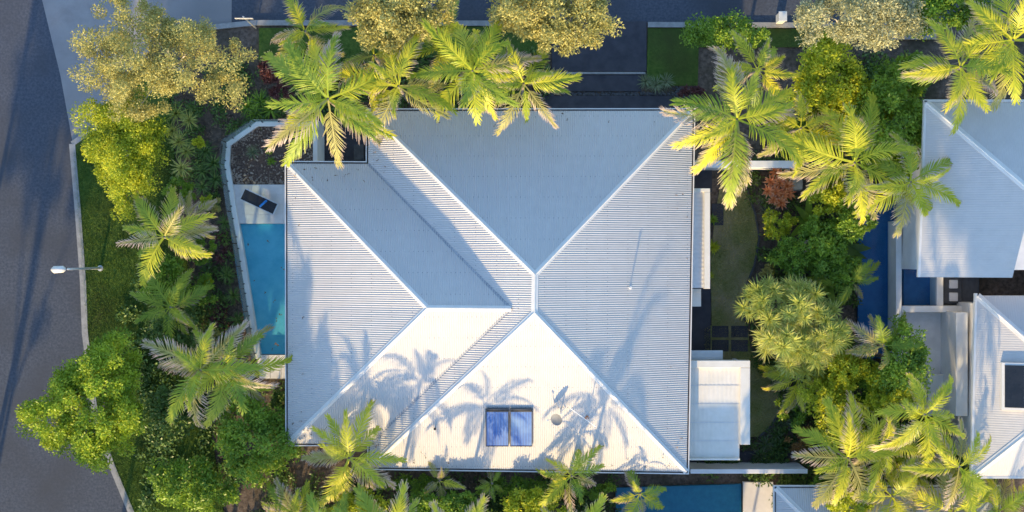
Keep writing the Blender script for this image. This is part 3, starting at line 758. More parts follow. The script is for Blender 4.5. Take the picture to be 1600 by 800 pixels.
tbox(1494, 488.3, 1512, 650, -.05, 2.6, 'wall', M['white'])
tbox(1450, 585, 1480, 650, .551, .9, 'planter', M['grey_roof'])
tbox(1481, 575, 1493, 648, .551, .62, 'drain_grate', M['charcoal'])
basin('neighbour_pool', [(1340, 318), (1399, 318), (1399, 560), (1352, 560), (1340, 520)], 1, M['deep_tile'], 'long deep blue pool between the palms and the neighbour terrace', deckz=0.2, wz=0.14)
basin('plunge_pool', [(1411, 409.5), (1462, 409.5), (1462, 477), (1411, 477)], 1, M['deep_tile'], 'square deep blue plunge pool on the neighbour terrace', deckz=0.9, wz=0.8)
for k, (yy, lab) in enumerate(((444, 'upper of two pale seat cushions on the neighbour terrace'), (464, 'lower of two pale seat cushions on the neighbour terrace'))):
    ch = empty('outdoor_seat', at(1491, yy, 0.6), lab, 'seat')
    a = at(1491, yy, 1.0)
    mb = MB(); mb.box(a[0] - .40, a[0] + .40, a[1] - .30, a[1] + .30, .6, .82); mb.build('seat_base', M['charcoal'], ch, bevel=.02)
    mb = MB(); mb.box(a[0] - .2, a[0] + .2, a[1] - .2, a[1] + .2, .821, .95); mb.build('cushion', M['paver'], ch, bevel=.04)
# neighbour below: pool, paving and pale roofs that carry on past the lower edge
basin('lower_neighbour_pool', [(962, 762), (1158, 756), (1158, 860), (962, 860)], 1, M['teal_tile'], 'teal pool of the lower neighbour at the bottom edge', deckz=0.2, wz=0.14)
slab('lower_paving', 1160, 752, 1207, 900, -.05, .22, M['paver'], 'pale paving strip beside the teal pool at the bottom edge')
def hip_house(name, x0, y0, x1, y1, ze, label, k=0.36):
    """hipped house given by eave corner pixels (top-left, bottom-right)"""
    t = empty(name, at((x0 + x1) / 2, (y0 + y1) / 2, 0), label, 'house')
    a, bb, c, d_ = pt(x0, y0, ze), pt(x1, y0, ze), pt(x1, y1, ze), pt(x0, y1, ze)
    wx, wy = bb.x - a.x, a.y - d_.y
    h = min(wx, wy) / 2
    if wx >= wy: r1, r2 = Vector((a.x + h, a.y - h, ze + h * k)), Vector((bb.x - h, a.y - h, ze + h * k)); top, rt, bo, lf = [a, r1, r2, bb], [bb, r2, c], [d_, r1, r2, c], [a, r1, d_]
    else: r1, r2 = Vector((a.x + h, a.y - h, ze + h * k)), Vector((a.x + h, d_.y + h, ze + h * k)); top, rt, bo, lf = [a, r1, bb], [bb, r1, r2, c], [d_, r2, c], [a, r1, r2, d_]
    for lo, up, dd in (([a, bb], top, (0, -1)), ([bb, c], rt, (-1, 0)), ([d_, c], bo, (0, 1)), ([a, d_], lf, (1, 0))):
        link('roof_sheet', corrugated(lo, up, dd, sub=4), M['roof'], t)
    gutter([Vector((q[0], q[1], ze)) for q in offset_loop([tuple(p) for p in (a, bb, c, d_)], -0.1)], ze, t, M['trim'])
    for p, q in ((a, r1), (bb, r2 if wx >= wy else r1), (c, r2), (d_, r1 if wx >= wy else r2)): capping(p, q, .14, SL, name='hip_capping', parent=t)
    return t
hip_house('lower_neighbour_house', 1212, 762, 1560, 1150, 3.2, 'pale metal roofed neighbour house cut off by the bottom edge right of the teal pool')
hip_house('lower_neighbour_house', 470, 905, 1112, 1300, 4.95, 'unseen metal roofed neighbour house added below the bottom edge to shade the patio roof', k=.30)  # out of view, added and sized so its shadow falls on the patio roof

# ------------------------------------------------------------------ street furniture
lp = empty('street_lamp', at(158, 419, .1), 'slim pale post top street lamp on the left grass verge', 'street lamp')
x0, y0, _ = at(158, 419, 0)
mb = MB(); mb.tube([(x0, y0, .1), (x0, y0, .5), (x0, y0, 4.5)], [.085, .06, .045], 10); mb.build('post', M['alu'], lp, True)
mb = MB(); mb.tube([(x0, y0, .1), (x0, y0, .16)], [.15, .13], 12); mb.build('base_plate', M['alu'], lp)
mb = MB(); mb.tube([(x0, y0, 4.45), (x0 - .12, y0, 4.62), (x0 - .3, y0 - .02, 4.66)], .03, 8); mb.build('arm', M['alu'], lp, True)
mb = MB(); mb.tube([(x0 - .02, y0, 4.70), (x0 - .12, y0, 4.74), (x0 - .5, y0 - .02, 4.74), (x0 - .62, y0 - .02, 4.70)], [.06, .15, .16, .07], 12); hd = mb.build('lamp_head', M['trim'], lp, True)
p = at(1217, 31, 0); sp_ = empty('service_pillar', (p[0], p[1], .06), 'small pale service pillar on the top verge', 'pillar')
mb = MB(); mb.box(p[0] - .16, p[0] + .16, p[1] - .2, p[1] + .2, .06, .85); mb.build('cabinet', M['trim'], sp_, bevel=.02)
mb = MB(); mb.box(p[0] - .19, p[0] + .19, p[1] - .23, p[1] + .23, .852, .92); mb.build('lid', M['grey_roof'], sp_, bevel=.02)
p = at(400, 44, 0); sg = empty('street_sign', (p[0], p[1], .06), 'thin pale street sign post near the top street kerb', 'sign')
mb = MB(); mb.tube([(p[0], p[1], .0), (p[0], p[1], 2.9)], .035, 8); mb.build('post', M['alu'], sg)
mb = MB(); mb.box(p[0] - .4, p[0] + .4, p[1] - .055, p[1] - .036, 2.55, 2.8); mb.build('blade', M['trim'], sg)

# ------------------------------------------------------------------ plants: shared meshes
def frond_mesh(seed, elev, curl, nl=46, wide=0.29, lw=0.024, droop=0.55):
    """pinnate frond of unit length along +X, rising at elev (rad) and arching over"""
    r = np.random.default_rng(seed); n = 14
    pts = [np.zeros(3)]; ang = elev
    side = r.uniform(-0.25, 0.25)
    for i in range(n):
        a = ang - curl * ((i + 0.5) / n) ** 1.3
        yaw = side * (i / n)
        pts.append(pts[-1] + np.array((math.cos(a) * math.cos(yaw), math.cos(a) * math.sin(yaw), math.sin(a))) / n)
    pts = np.array(pts)
    ts = np.linspace(0, 1, n + 1)
    P = lambda t: np.array([np.interp(t, ts, pts[:, k]) for k in range(3)])
    V, F, A = [], [], []
    # rachis
    for i in range(n):
        w0, w1 = 0.013 * (1 - i / n) + 0.003, 0.013 * (1 - (i + 1) / n) + 0.003
        d = pts[i + 1] - pts[i]; d /= np.linalg.norm(d); sv = np.cross(d, (0, 0, 1)); sv /= np.linalg.norm(sv) + 1e-9
        k = len(V); up = np.array((0, 0, 0.006))
        V += [pts[i] - sv * w0 + up, pts[i] + sv * w0 + up, pts[i + 1] + sv * w1 + up, pts[i + 1] - sv * w1 + up]
        A += [0.1] * 4; F.append((k, k + 1, k + 2, k + 3))
    for j in range(nl):
        t = 0.14 + 0.855 * (j + 0.5) / nl
        base = P(t); d = P(min(t + .03, 1)) - P(max(t - .03, 0)); d /= np.linalg.norm(d)
        sv = np.cross((0, 0, 1), d); sv /= np.linalg.norm(sv) + 1e-9
        upv = np.cross(d, sv)
        prof = wide * (0.45 + 0.55 * math.sin(math.pi * min(1, (t - .08) / .75) ** .8)) if t < .8 else wide * (0.45 + 0.30 * (1 - t) / .2)
        for s in (-1, 1):
            if r.random() < 0.05: continue
            fa = math.radians(62 - 42 * t + r.uniform(-9, 9))
            L_ = prof * r.uniform(.82, 1.08)
            dr = droop * r.uniform(.6, 1.4)
            dirv = d * math.cos(fa) + sv * s * math.sin(fa) + upv * 0.18
            dirv /= np.linalg.norm(dirv)
            dir2 = dirv + np.array((0, 0, -dr)); dir2 /= np.linalg.norm(dir2)
            m_ = base + dirv * L_ * .5; e_ = m_ + dir2 * L_ * .5
            wv_ = np.cross(dirv, upv); wv_ /= np.linalg.norm(wv_) + 1e-9
            tw = wv_ * lw * .5 * r.uniform(.8, 1.2)
            k = len(V)
            V += [base - tw * .6, base + tw * .6, m_ + tw, m_ - tw, e_ + tw * .25, e_ - tw * .25]
            A += [.15 + t * .2, .15 + t * .2, .5 + t * .15, .5 + t * .15, 1, 1]
            F += [(k, k + 1, k + 2, k + 3), (k + 3, k + 2, k + 4, k + 5)]
    return npmesh('frond', V, F, A)
FR = {}
for kind, mat in (('y', 'frond_yellow'), ('g', 'frond_green'), ('d', 'frond_dry')):
    tiers = []
    for ti, (el, cu) in enumerate(((1.15, 1.2), (0.75, 1.3), (0.40, 1.2), (0.05, 1.0), (-0.35, 0.7))):
        row = []
        for q in range(3):
            me = frond_mesh(100 * ti + q + (7 if kind == 'g' else 0) + (31 if kind == 'd' else 0), el + (q - 1) * .1, cu + (q - 1) * .15, droop=.75 if kind != 'd' else 1.0, lw=.0165 if kind != 'd' else .012)
            me.materials.append(M[mat]); row.append(me)
        tiers.append(row)
    FR[kind] = tiers
TR_ME = {}
def trunk_mesh(h, r):
    key = (round(h, 1), r)
    if key not in TR_ME:
        mb = MB(); n = 8
        mb.tube([(0.03 * math.sin(i), 0.03 * math.cos(i * 1.3), h * i / n - .1 * (i == 0)) for i in range(n + 1)], [r * (1.35 if i == 0 else 1 - .25 * i / n) for i in range(n + 1)], 9)
        me = mb.mesh('trunk', True); me.materials.append(M['trunk']); TR_ME[key] = me
    return TR_ME[key]
def palm(px, py, z, L_, n, label, kinds='yyyg', seed=0, group='palms around the house', name='palm_tree', lean=(0, 0), dry=0.2, tiers=(0, 1, 2, 2, 3, 3, 3, 4, 4)):
    r = random.Random(seed * 77 + 5)
    x, y, _ = at(px, py, z)
    t = empty(name, (x, y, 0), label, 'palm', group)
    tk = link('trunk', trunk_mesh(max(z - .1, .3), 0.055 + .014 * L_), None, t, world=False); tk.location = (0, 0, 0)
    ga = r.uniform(0, 6.28); zs = r.uniform(.65, 1.35)
    for i in range(n):
        f = i / max(n - 1, 1)
        ti = tiers[min(int(f * len(tiers)), len(tiers) - 1)]
        kd = r.choice(kinds)
        if r.random() < dry * (1.8 if ti >= 3 else .4): kd = 'd'
        o = link('frond', r.choice(FR[kd][ti]), None, t, world=False)
        a = ga + i * 2.39996 + r.uniform(-.5, .5)
        s = L_ * r.uniform(.72, 1.12) * (.8 if ti == 0 else 1)
        o.location = (.05 * math.cos(a), .05 * math.sin(a), z - .05 - .10 * f)
        o.rotation_euler = (r.uniform(-.4, .4), r.uniform(-.2, .2), a)
        o.scale = (s, s * r.uniform(.75, 1.15), s * zs)
    return t
PALMS = [
    (512, 154, 6.6, 3.3, 16, 'full palm over the courtyard with fronds hanging on the left wing roof', 'yyg', 1),
    (622, 134, 6.2, 2.8, 14, 'yellow green palm over the upper left corner of the main roof', 'yyy', 2),
    (738, 110, 6.6, 2.9, 15, 'bright palm in the middle of the row along the top eave', 'yyg', 3),
    (818, 130, 5.9, 2.3, 12, 'rightmost palm of the row along the top eave', 'yg', 4),
    (584, 86, 5.2, 2.0, 11, 'palm behind the top eave row with dry fronds beside the olive tree', 'yd', 5),
    (690, 74, 5.2, 1.9, 10, 'small palm half hidden behind the middle of the top row', 'yg', 17),
    (1152, 186, 6.8, 3.3, 18, 'largest palm with a sprawling crown at the upper right roof corner', 'yyg', 6),
    (1252, 200, 5.0, 2.1, 11, 'palm with pale dry fronds right of the largest palm', 'yyd', 7),
    (1184, 108, 5.0, 2.1, 10, 'upright palm above the largest palm near the top verge', 'yg', 18),
    (1336, 254, 6.0, 3.2, 14, 'bright yellow palm above the red bromeliads reaching left', 'yyy', 8),
    (354, 572, 4.8, 2.6, 16, 'dark fronded palm leaning over the lower end of the pool', 'ggy', 9),
    (545, 716, 5.7, 2.5, 14, 'yellow palm in front of the left wing bottom eave', 'yyy', 10),
    (893, 744, 4.9, 1.8, 11, 'small palm under the satellite dish at the bottom eave', 'yg', 11),
    (1326, 716, 5.2, 2.9, 14, 'yellow palm at the lower right corner behind the boundary wall', 'yyy', 12),
    (1000, 772, 4.2, 1.5, 10, 'palm below the bottom eave beside the teal pool', 'yyg', 13),
    (686, 752, 3.9, 1.1, 9, 'slim palm with brown tips at the middle of the bottom eave', 'yd', 14),
    (768, 756, 3.6, .9, 9, 'low green palm below the solar collectors', 'gg', 15),
    (294, 342, 2.6, 1.5, 12, 'stunted palm with tan dry fronds left of the pool', 'dd', 16),
    (256, 370, 5.4, 2.5, 11, 'green palm on the verge level with the pool', 'gy', 20),
    (312, 578, 5.4, 2.6, 11, 'palm on the verge left of the dark fronded palm', 'gy', 21),
    (265, 480, 3.4, 2.0, 12, 'low palm in the verge planting between two taller palms', 'gg', 22),
    (1502, 104, 7.6, 2.8, 14, 'bright palm over the corner of the neighbour roof', 'yyg', 23),
    (1584, 62, 7.8, 3.0, 14, 'bright palm in the upper right corner of the photo', 'yyy', 24),
    (1424, 284, 6.2, 2.3, 12, 'yellow palm between the two properties above the blue pool', 'yyg', 25),
    (1382, 540, 4.0, 1.8, 12, 'green palm over the lower end of the deep blue pool', 'gg', 26),
    (1446, 648, 7.2, 2.4, 13, 'yellow palm left of the lower neighbour roof', 'yyg', 27),
    (1382, 690, 4.6, 2.2, 12, 'palm just right of the lower right corner palm', 'yg', 28),
    (1395, 776, 4.4, 2.4, 13, 'yellow palm at the bottom edge below the neighbour terrace', 'yyy', 29),
    (1500, 730, 7.0, 2.1, 12, 'palm below the corner of the lower neighbour roof', 'yyg', 30),
    (1490, 800, 4.4, 2.8, 15, 'palm cut by the bottom edge near the right corner', 'yy', 31),
    (462, 806, 4.0, 2.0, 13, 'palm at the bottom edge below the left wing corner', 'yg', 32),
    (600, 852, 6.8, 2.5, 15, 'palm cut by the bottom edge left of the lower neighbour', 'yg', 33),
    (715, 858, 6.6, 2.5, 15, 'palm cut by the bottom edge below the solar collectors', 'yd', 34),
    (905, 852, 6.7, 2.5, 15, 'palm cut by the bottom edge below the satellite dish', 'yy', 35),
    (525, 850, 6.4, 2.4, 14, 'palm cut by the bottom edge below the yellow palm of the left wing', 'yg', 39),
    (476, 48, 5.0, 2.2, 12, 'palm near the top street left of the olive trees', 'gy', 36),
    (1560, 800, 4.0, 2.4, 14, 'green palm in the bottom right corner', 'yg', 37),
]
for px, py, z, L_, n, lab, kd, sd in PALMS:
    palm(px, py, z, L_, n, lab, kd, sd)
# broad leaved cycad like clump
palm(1248, 592, 2.2, 1.9, 16, 'broad fronded yellow palm below the spiky dragon trees', 'yyy', 40, dry=.05, tiers=(1, 2, 2, 3, 3))
palm(1332, 440, 2.6, 1.7, 10, 'shaded green palm behind the dragon trees', 'gg', 41)

# ------------------------------------------------------------------ trees and shrubs
def leaf_quads(r, C, spread, per, size, flat=0.5, elong=2.0):
    """C: clump centres (n,3); returns verts/faces of leaf shaped quads"""
    n = len(C) * per
    cc = np.repeat(C, per, axis=0); sp = np.repeat(spread, per)[:, None]
    g = r.normal(0, 1, (n, 3)); g /= np.maximum(np.linalg.norm(g, axis=1, keepdims=True), 1e-6)
    pos = cc + g * sp * (r.random((n, 1)) ** .45) * np.array((1, 1, .7))
    d = r.normal(0, 1, (n, 3)); d[:, 2] *= flat; d += g * .6; d /= np.linalg.norm(d, axis=1, keepdims=True)
    nn = r.normal(0, 1, (n, 3)) * .8 + np.array((0, 0, 1.0)) + g * .3
    w = np.cross(d, nn); w /= np.maximum(np.linalg.norm(w, axis=1, keepdims=True), 1e-6)
    s = size * r.uniform(.65, 1.3, (n, 1))
    V = np.empty((n, 4, 3)); V[:, 0] = pos; V[:, 1] = pos + d * s * .45 + w * s / elong * .5; V[:, 2] = pos + d * s; V[:, 3] = pos + d * s * .45 - w * s / elong * .5
    F = np.arange(n * 4).reshape(n, 4)
    return V.reshape(-1, 3), F
def tree(px, py, z, rx, ry, mat, label, cat='tree', name='tree', seed=0, nclump=90, per=130, size=.13, rz=None, group=None, bark='trunk', elong=2.0, hollow=.45, spread=.42, trunk=True, branches=7):
    """crown centre at pixel (px, py) and height z; rx, ry in photograph pixels"""
    r = np.random.default_rng(seed + 900)
    x, y, _ = at(px, py, z); s = S0 * (H - z) / (H - ZE)
    ax_, ay = rx * s, ry * s; az = rz if rz else min(ax_, ay) * .75
    az = min(az, z * .8)
    t = empty(name, (x, y, 0), label, cat, group)
    d = r.normal(0, 1, (nclump, 3)); d[:, 2] = np.abs(d[:, 2]) * 1.1 - .35; d /= np.linalg.norm(d, axis=1, keepdims=True)
    th = np.arctan2(d[:, 1], d[:, 0]); ph = r.uniform(0, 6.28, 4)
    lump = 1 + .16 * np.sin(2 * th + ph[3]) * (rx > 60) + .17 * np.sin(3 * th + ph[0]) + .13 * np.sin(5 * th + ph[1]) + .09 * np.sin(9 * th + ph[2])
    rad = (hollow + (1 - hollow) * r.random(nclump) ** .5) * lump
    C = d * rad[:, None] * np.array((ax_, ay, az)) * np.array((.86, .86, .86))
    sp = spread * r.uniform(.6, 1.25, nclump) * min(1.0, (ax_ + ay) / 3)
    V, F = leaf_quads(r, C, sp, per, size, elong=elong)
    V[:, 2] = np.maximum(V[:, 2], -z + .08)
    V += np.array((0, 0, z))
    o = link('crown', npmesh('crown', V, F), M[mat], t, world=False)
    if trunk:
        mb = MB(); fork = z * .45
        mb.tube([(0, 0, -.1), (.05, .02, fork * .5), (.02, .06, fork)], [.05 + .035 * az, .04 + .03 * az, .03 + .026 * az], 9)
        for k in range(branches):
            c = C[k * (len(C) // branches)]; e = np.array((c[0], c[1], c[2] + z)); m_ = np.array((c[0] * .45, c[1] * .45, fork + (e[2] - fork) * .6))
            mb.tube([(.02, .05, fork - .1), tuple(m_), tuple(e)], [.03 + .015 * az, .03, .012], 6)
        tk = link('trunk', mb.mesh('trunk', True), M[bark], t, world=False)
    return t
tree(246, 92, 5.4, 140, 112, 'olive', 'large olive yellow tree at the upper left corner of the block', seed=1, nclump=210, per=210, size=.095, hollow=.3, bark='pale_bark', branches=10)
tree(196, 232, 4.2, 74, 92, 'lime', 'yellow green bushy tree below the large olive tree on the verge', seed=2, nclump=150, per=200, hollow=.3, size=.105, bark='pale_bark')
tree(142, 632, 5.2, 88, 112, 'fresh', 'green street tree overhanging the left street', seed=3, nclump=190, per=210, hollow=.3, size=.125)
tree(628, 22, 6.2, 84, 56, 'olive', 'olive tree behind the top row of palms', seed=4, nclump=120, per=180, hollow=.3, size=.12, bark='pale_bark')
tree(862, 22, 6.2, 106, 66, 'olive', 'wide yellowish tree over the top street left of the driveway', seed=5, nclump=150, per=180, hollow=.3, size=.12, bark='pale_bark')
tree(1350, 22, 6.5, 104, 58, 'paperbark', 'pale paperbark tree at the top edge over the crossover', seed=6, nclump=130, per=180, hollow=.3, size=.11, bark='pale_bark', branches=10)
tree(395, 682, 3.2, 66, 78, 'green', 'dense green bush filling the lower left corner beside the house', 'bush', 'bush', seed=7, nclump=110, per=120, size=.15, trunk=False)
tree(1292, 122, 3.8, 58, 66, 'lime', 'bright yellow green bush at the upper right of the garden', 'bush', 'bush', seed=8, nclump=80, per=110, size=.16)
tree(1390, 195, 4.4, 58, 84, 'green', 'dark green tree between the garden and the neighbour roof', seed=9, nclump=80, per=120, size=.18)
tree(1405, 565, 3.6, 48, 62, 'green', 'round green tree beside the neighbour terrace', seed=10, nclump=60, per=120, size=.15)
tree(1130, 52, 1.5, 74, 24, 'green', 'low green hedge on the top verge', 'hedge', 'hedge', seed=11, nclump=60, per=90, size=.13, trunk=False)
tree(1308, 648, 2.6, 50, 44, 'lime', 'yellow green shrub above the lower right palm', 'shrub', 'shrub', seed=12, nclump=50, per=100, size=.14, trunk=False)
tree(1485, 10, 6.2, 70, 40, 'green', 'green tree at the top edge between paperbark and palms', seed=13, nclump=60, per=110, size=.16)
tree(300, 760, 2.8, 74, 40, 'green', 'green shrub mass at the bottom edge left of the block corner', 'shrub', 'shrub', seed=14, nclump=60, per=110, size=.15, trunk=False)
tree(272, 520, 2.4, 44, 46, 'dark', 'dark green shrub under the verge palms', 'shrub', 'shrub', seed=15, nclump=60, per=100, size=.16, trunk=False)
tree(262, 440, 2.2, 34, 40, 'green', 'green shrub on the verge below the upper verge palm', 'shrub', 'shrub', seed=16, nclump=50, per=90, size=.15, trunk=False)
tree(268, 650, 2.6, 44, 48, 'dark', 'dark shrub right of the overhanging street tree', 'shrub', 'shrub', seed=17, nclump=50, per=100, size=.16, trunk=False)
SHRUBS = [
    (311, 392, .9, 24, 26, 'green', 'leafy green shrub left of the pool below the stunted palm', .13),
    (322, 455, .9, 20, 26, 'green', 'second leafy green shrub left of the pool', .12),
    (330, 548, .9, 24, 22, 'dark', 'dark low shrub at the foot of the pool side palm', .12),
    (322, 318, .7, 13, 12, 'lime', 'small lime shrub above the tan stunted palm', .11),
    (337, 322, .7, 13, 13, 'olive', 'small brownish shrub beside the lime one left of the deck', .10),
    (312, 222, .6, 12, 10, 'lime', 'small bright shrub between yuccas and pool fence', .11),
    (325, 445, .8, 11, 10, 'lime', 'little pale green shrub near the pool fence', .10),
    (335, 528, .7, 15, 12, 'olive', 'low olive shrub left of the lower pool fence', .10),
    (424, 108, 1.6, 26, 26, 'burgundy', 'burgundy leaved shrub between the olive tree and the courtyard palm', .13),
    (440, 145, 1.2, 20, 18, 'burgundy', 'smaller burgundy shrub above the pebble bed', .13),
    (1082, 152, 1.0, 22, 20, 'burgundy', 'burgundy shrub at the upper right corner of the house', .13),
    (1215, 352, 1.6, 28, 28, 'lime', 'yellow green shrub right of the lawn below the red bromeliads', .11),
    (1236, 402, 2.4, 32, 36, 'green', 'green shrub between lawn edge and banana leaves', .12),
    (1196, 430, .7, 14, 16, 'olive', 'small straw coloured shrub on the lawn edge', .10),
    (1248, 690, .9, 28, 24, 'rusty', 'rust coloured shrub near the lower boundary wall', .10),
    (1288, 385, 2.4, 42, 50, 'green', 'dark undergrowth bush below the bright yellow palm', .16),
    (1300, 560, 1.4, 36, 40, 'green', 'green bush at the right end of the dragon trees', .14),
    (1280, 210, 3.2, 46, 36, 'green', 'green bush between the largest palm and the bright yellow palm', .14),
    (1240, 640, 1.4, 26, 26, 'green', 'green shrub under the broad fronded palm', .13),
    
    (1350, 600, 2.2, 40, 40, 'green', 'green shrub right of the dragon trees on the boundary', .15),
    (1336, 340, 3.0, 30, 36, 'green', 'dark green shrub under the bright yellow palm on the boundary', .15),
    (435, 640, 1.6, 16, 40, 'dark', 'dark shrub squeezed between left wing and green bush', .13),
    (650, 757, 2.6, 60, 14, 'green', 'dark low hedge under the bottom eave left part', .13),
    (800, 760, 2.6, 60, 14, 'green', 'green low hedge under the bottom eave middle part', .13),
    (930, 764, 2.2, 34, 14, 'green', 'dark low hedge under the bottom eave beside the pool', .13),
    (1290, 760, 1.6, 40, 22, 'green', 'green shrub at the bottom edge below the boundary wall', .14),
    (1440, 720, 1.8, 50, 36, 'green', 'green shrub mass under the yellow palms at lower right', .15),
    (1420, 120, 2.8, 40, 40, 'green', 'green shrub under the paperbark', .15),
    (1306, 305, 2.6, 40, 36, 'lime', 'lime green shrub under the bright yellow palm left of the boundary', .13),
    (1318, 425, 2.2, 34, 34, 'green', 'green shrub right of the banana leaves', .14),
    (1322, 578, 3.0, 34, 36, 'lime', 'lime green shrub right of the broad fronded palm', .13),
    (1284, 618, 2.8, 36, 28, 'lime', 'lime green shrub below the broad fronded palm', .13),
    (1352, 165, 3.8, 40, 50, 'lime', 'lime green bush right of the upper right garden bush', .16),
    (1384, 612, 3.2, 40, 46, 'lime', 'lime green bush below the green palm of the deep blue pool', .15),
    (1300, 165, 3.0, 36, 34, 'lime', 'lime green shrub above the bright yellow palm', .14),
    (1224, 165, 2.6, 30, 30, 'green', 'green shrub right of the largest palm', .14),
    (1416, 735, 2.8, 46, 32, 'lime', 'lime green shrub between the lower right palms', .15),
    (1330, 780, 3.9, 44, 30, 'lime', 'lime green shrub at the bottom edge right of the paved strip', .14),
    (560, 792, 3.9, 60, 30, 'lime', 'lime green shrub at the bottom edge below the left wing', .14),
    (700, 796, 3.9, 60, 30, 'green', 'green shrub at the bottom edge below the solar collectors', .14),
    (830, 794, 3.9, 60, 30, 'lime', 'lime green shrub at the bottom edge left of the teal pool', .14),
    (280, 300, 1.4, 26, 24, 'green', 'green shrub between the lowest yucca and the stunted palm', .13),
]
for i, (px, py, z, rx, ry, mt, lab, sz) in enumerate(SHRUBS):
    tree(px, py, z, rx, ry, mt, lab, 'shrub', 'shrub', seed=40 + i, nclump=max(14, int(rx * ry / 22)), per=70, size=sz, trunk=False, spread=.26)
# unseen trees added out of frame to shade the street and the pool side
for i, (px, py, z, rx, ry, lab) in enumerate(((-150, 1000, 6.5, 120, 110, 'unseen shade tree added below the frame at the far left kerb'), (70, 1060, 7, 120, 110, 'unseen shade tree added below the frame by the left street'),
        (290, 960, 6.5, 110, 100, 'unseen shade tree added below the frame at the verge'), (400, 930, 6.0, 90, 80, 'unseen shade tree added below the frame beside the lower house'), (-110, 760, 6.5, 90, 100, 'unseen shade tree added left of the frame across the street'),
        (-130, 420, 6.5, 100, 110, 'upper unseen shade tree added left of the frame across the street'), (1180, 1000, 5.5, 50, 100, 'unseen shade tree added below the frame between two lower houses'))):
    tree(px, py, z, rx, ry, 'green', lab, seed=90 + i, nclump=90, per=70, size=.26)

for i, (px, py, lab) in enumerate(((1375, 1240, 'unseen tall tree added left of the right hand neighbour to shade its roof'), (1500, 1260, 'unseen tall tree added behind the right hand neighbour to shade its roof'), (1620, 1300, 'unseen tall tree added at the far right to shade the neighbour roof'))):  # out of view, crowns set high to shade only the neighbour roof
    tree(px, py, 13.0, 135, 125, 'green', lab, seed=110 + i, nclump=110, per=90, size=.24, rz=2.4)

# ------------------------------------------------------------------ strap leaved plants
def rosette_mesh(seed, n, L_, w, elev0, elev1, curl, seg=3, fold=0.15):
    r = np.random.default_rng(seed); V, F, A = [], [], []
    for i in range(n):
        f = i / n; a = i * 2.39996 + r.uniform(-.3, .3)
        el = elev0 + (elev1 - elev0) * f + r.uniform(-.12, .12); l = L_ * r.uniform(.75, 1.1); cu = curl * r.uniform(.6, 1.4)
        p = np.array((0., 0., 0.)); k = len(V); hx = np.array((math.cos(a), math.sin(a), 0)); sv = np.array((-math.sin(a), math.cos(a), 0))
        for s in range(seg + 1):
            t = s / seg; ww = w * (math.sin(math.pi * (.22 + .78 * t)) ** .8 if t < 1 else .04) * .5
            V += [p - sv * ww, p + sv * ww]; A += [t, t]
            e = el - cu * t; p = p + (hx * math.cos(e) + np.array((0, 0, math.sin(e)))) * l / seg
        for s in range(seg):
            F.append((k + 2 * s, k + 2 * s + 1, k + 2 * s + 3, k + 2 * s + 2))
    return npmesh('leaves', V, F, A)
RM = {'yucca': [rosette_mesh(i, 42, .62, .05, 1.4, -.1, .5) for i in range(3)],
      'strap': [rosette_mesh(10 + i, 46, .62, .042, 1.4, .35, 1.5, 4) for i in range(3)],
      'tuft': [rosette_mesh(20 + i, 70, .50, .022, 1.5, .4, 1.3, 4) for i in range(3)],
      'bromeliad': [rosette_mesh(30 + i, 22, .34, .085, 1.2, .2, .9, 3) for i in range(3)],
      'dragon': [rosette_mesh(40 + i, 64, .56, .030, 1.45, -.5, .6, 3) for i in range(3)],
      'banana': [rosette_mesh(50 + i, 7, 1.7, .42, 1.0, .35, 1.0, 6) for i in range(2)]}
def rosette(kind, px, py, z0, sc, mat, label, name, cat='plant', group=None, seed=0):
    r = random.Random(seed + 3)
    t = empty(name, at(px, py, z0), label, cat, group)
    me = RM[kind][seed % len(RM[kind])]
    key = (me.name, mat)
    if key not in RMAT:
        m2 = me.copy(); m2.materials.clear(); m2.materials.append(M[mat]); RMAT[key] = m2
    o = link('leaves', RMAT[key], None, t, world=False); o.location = (0, 0, .03); o.scale = (sc, sc, sc); o.rotation_euler = (0, 0, r.uniform(0, 6.28))
    return t
RMAT = {}
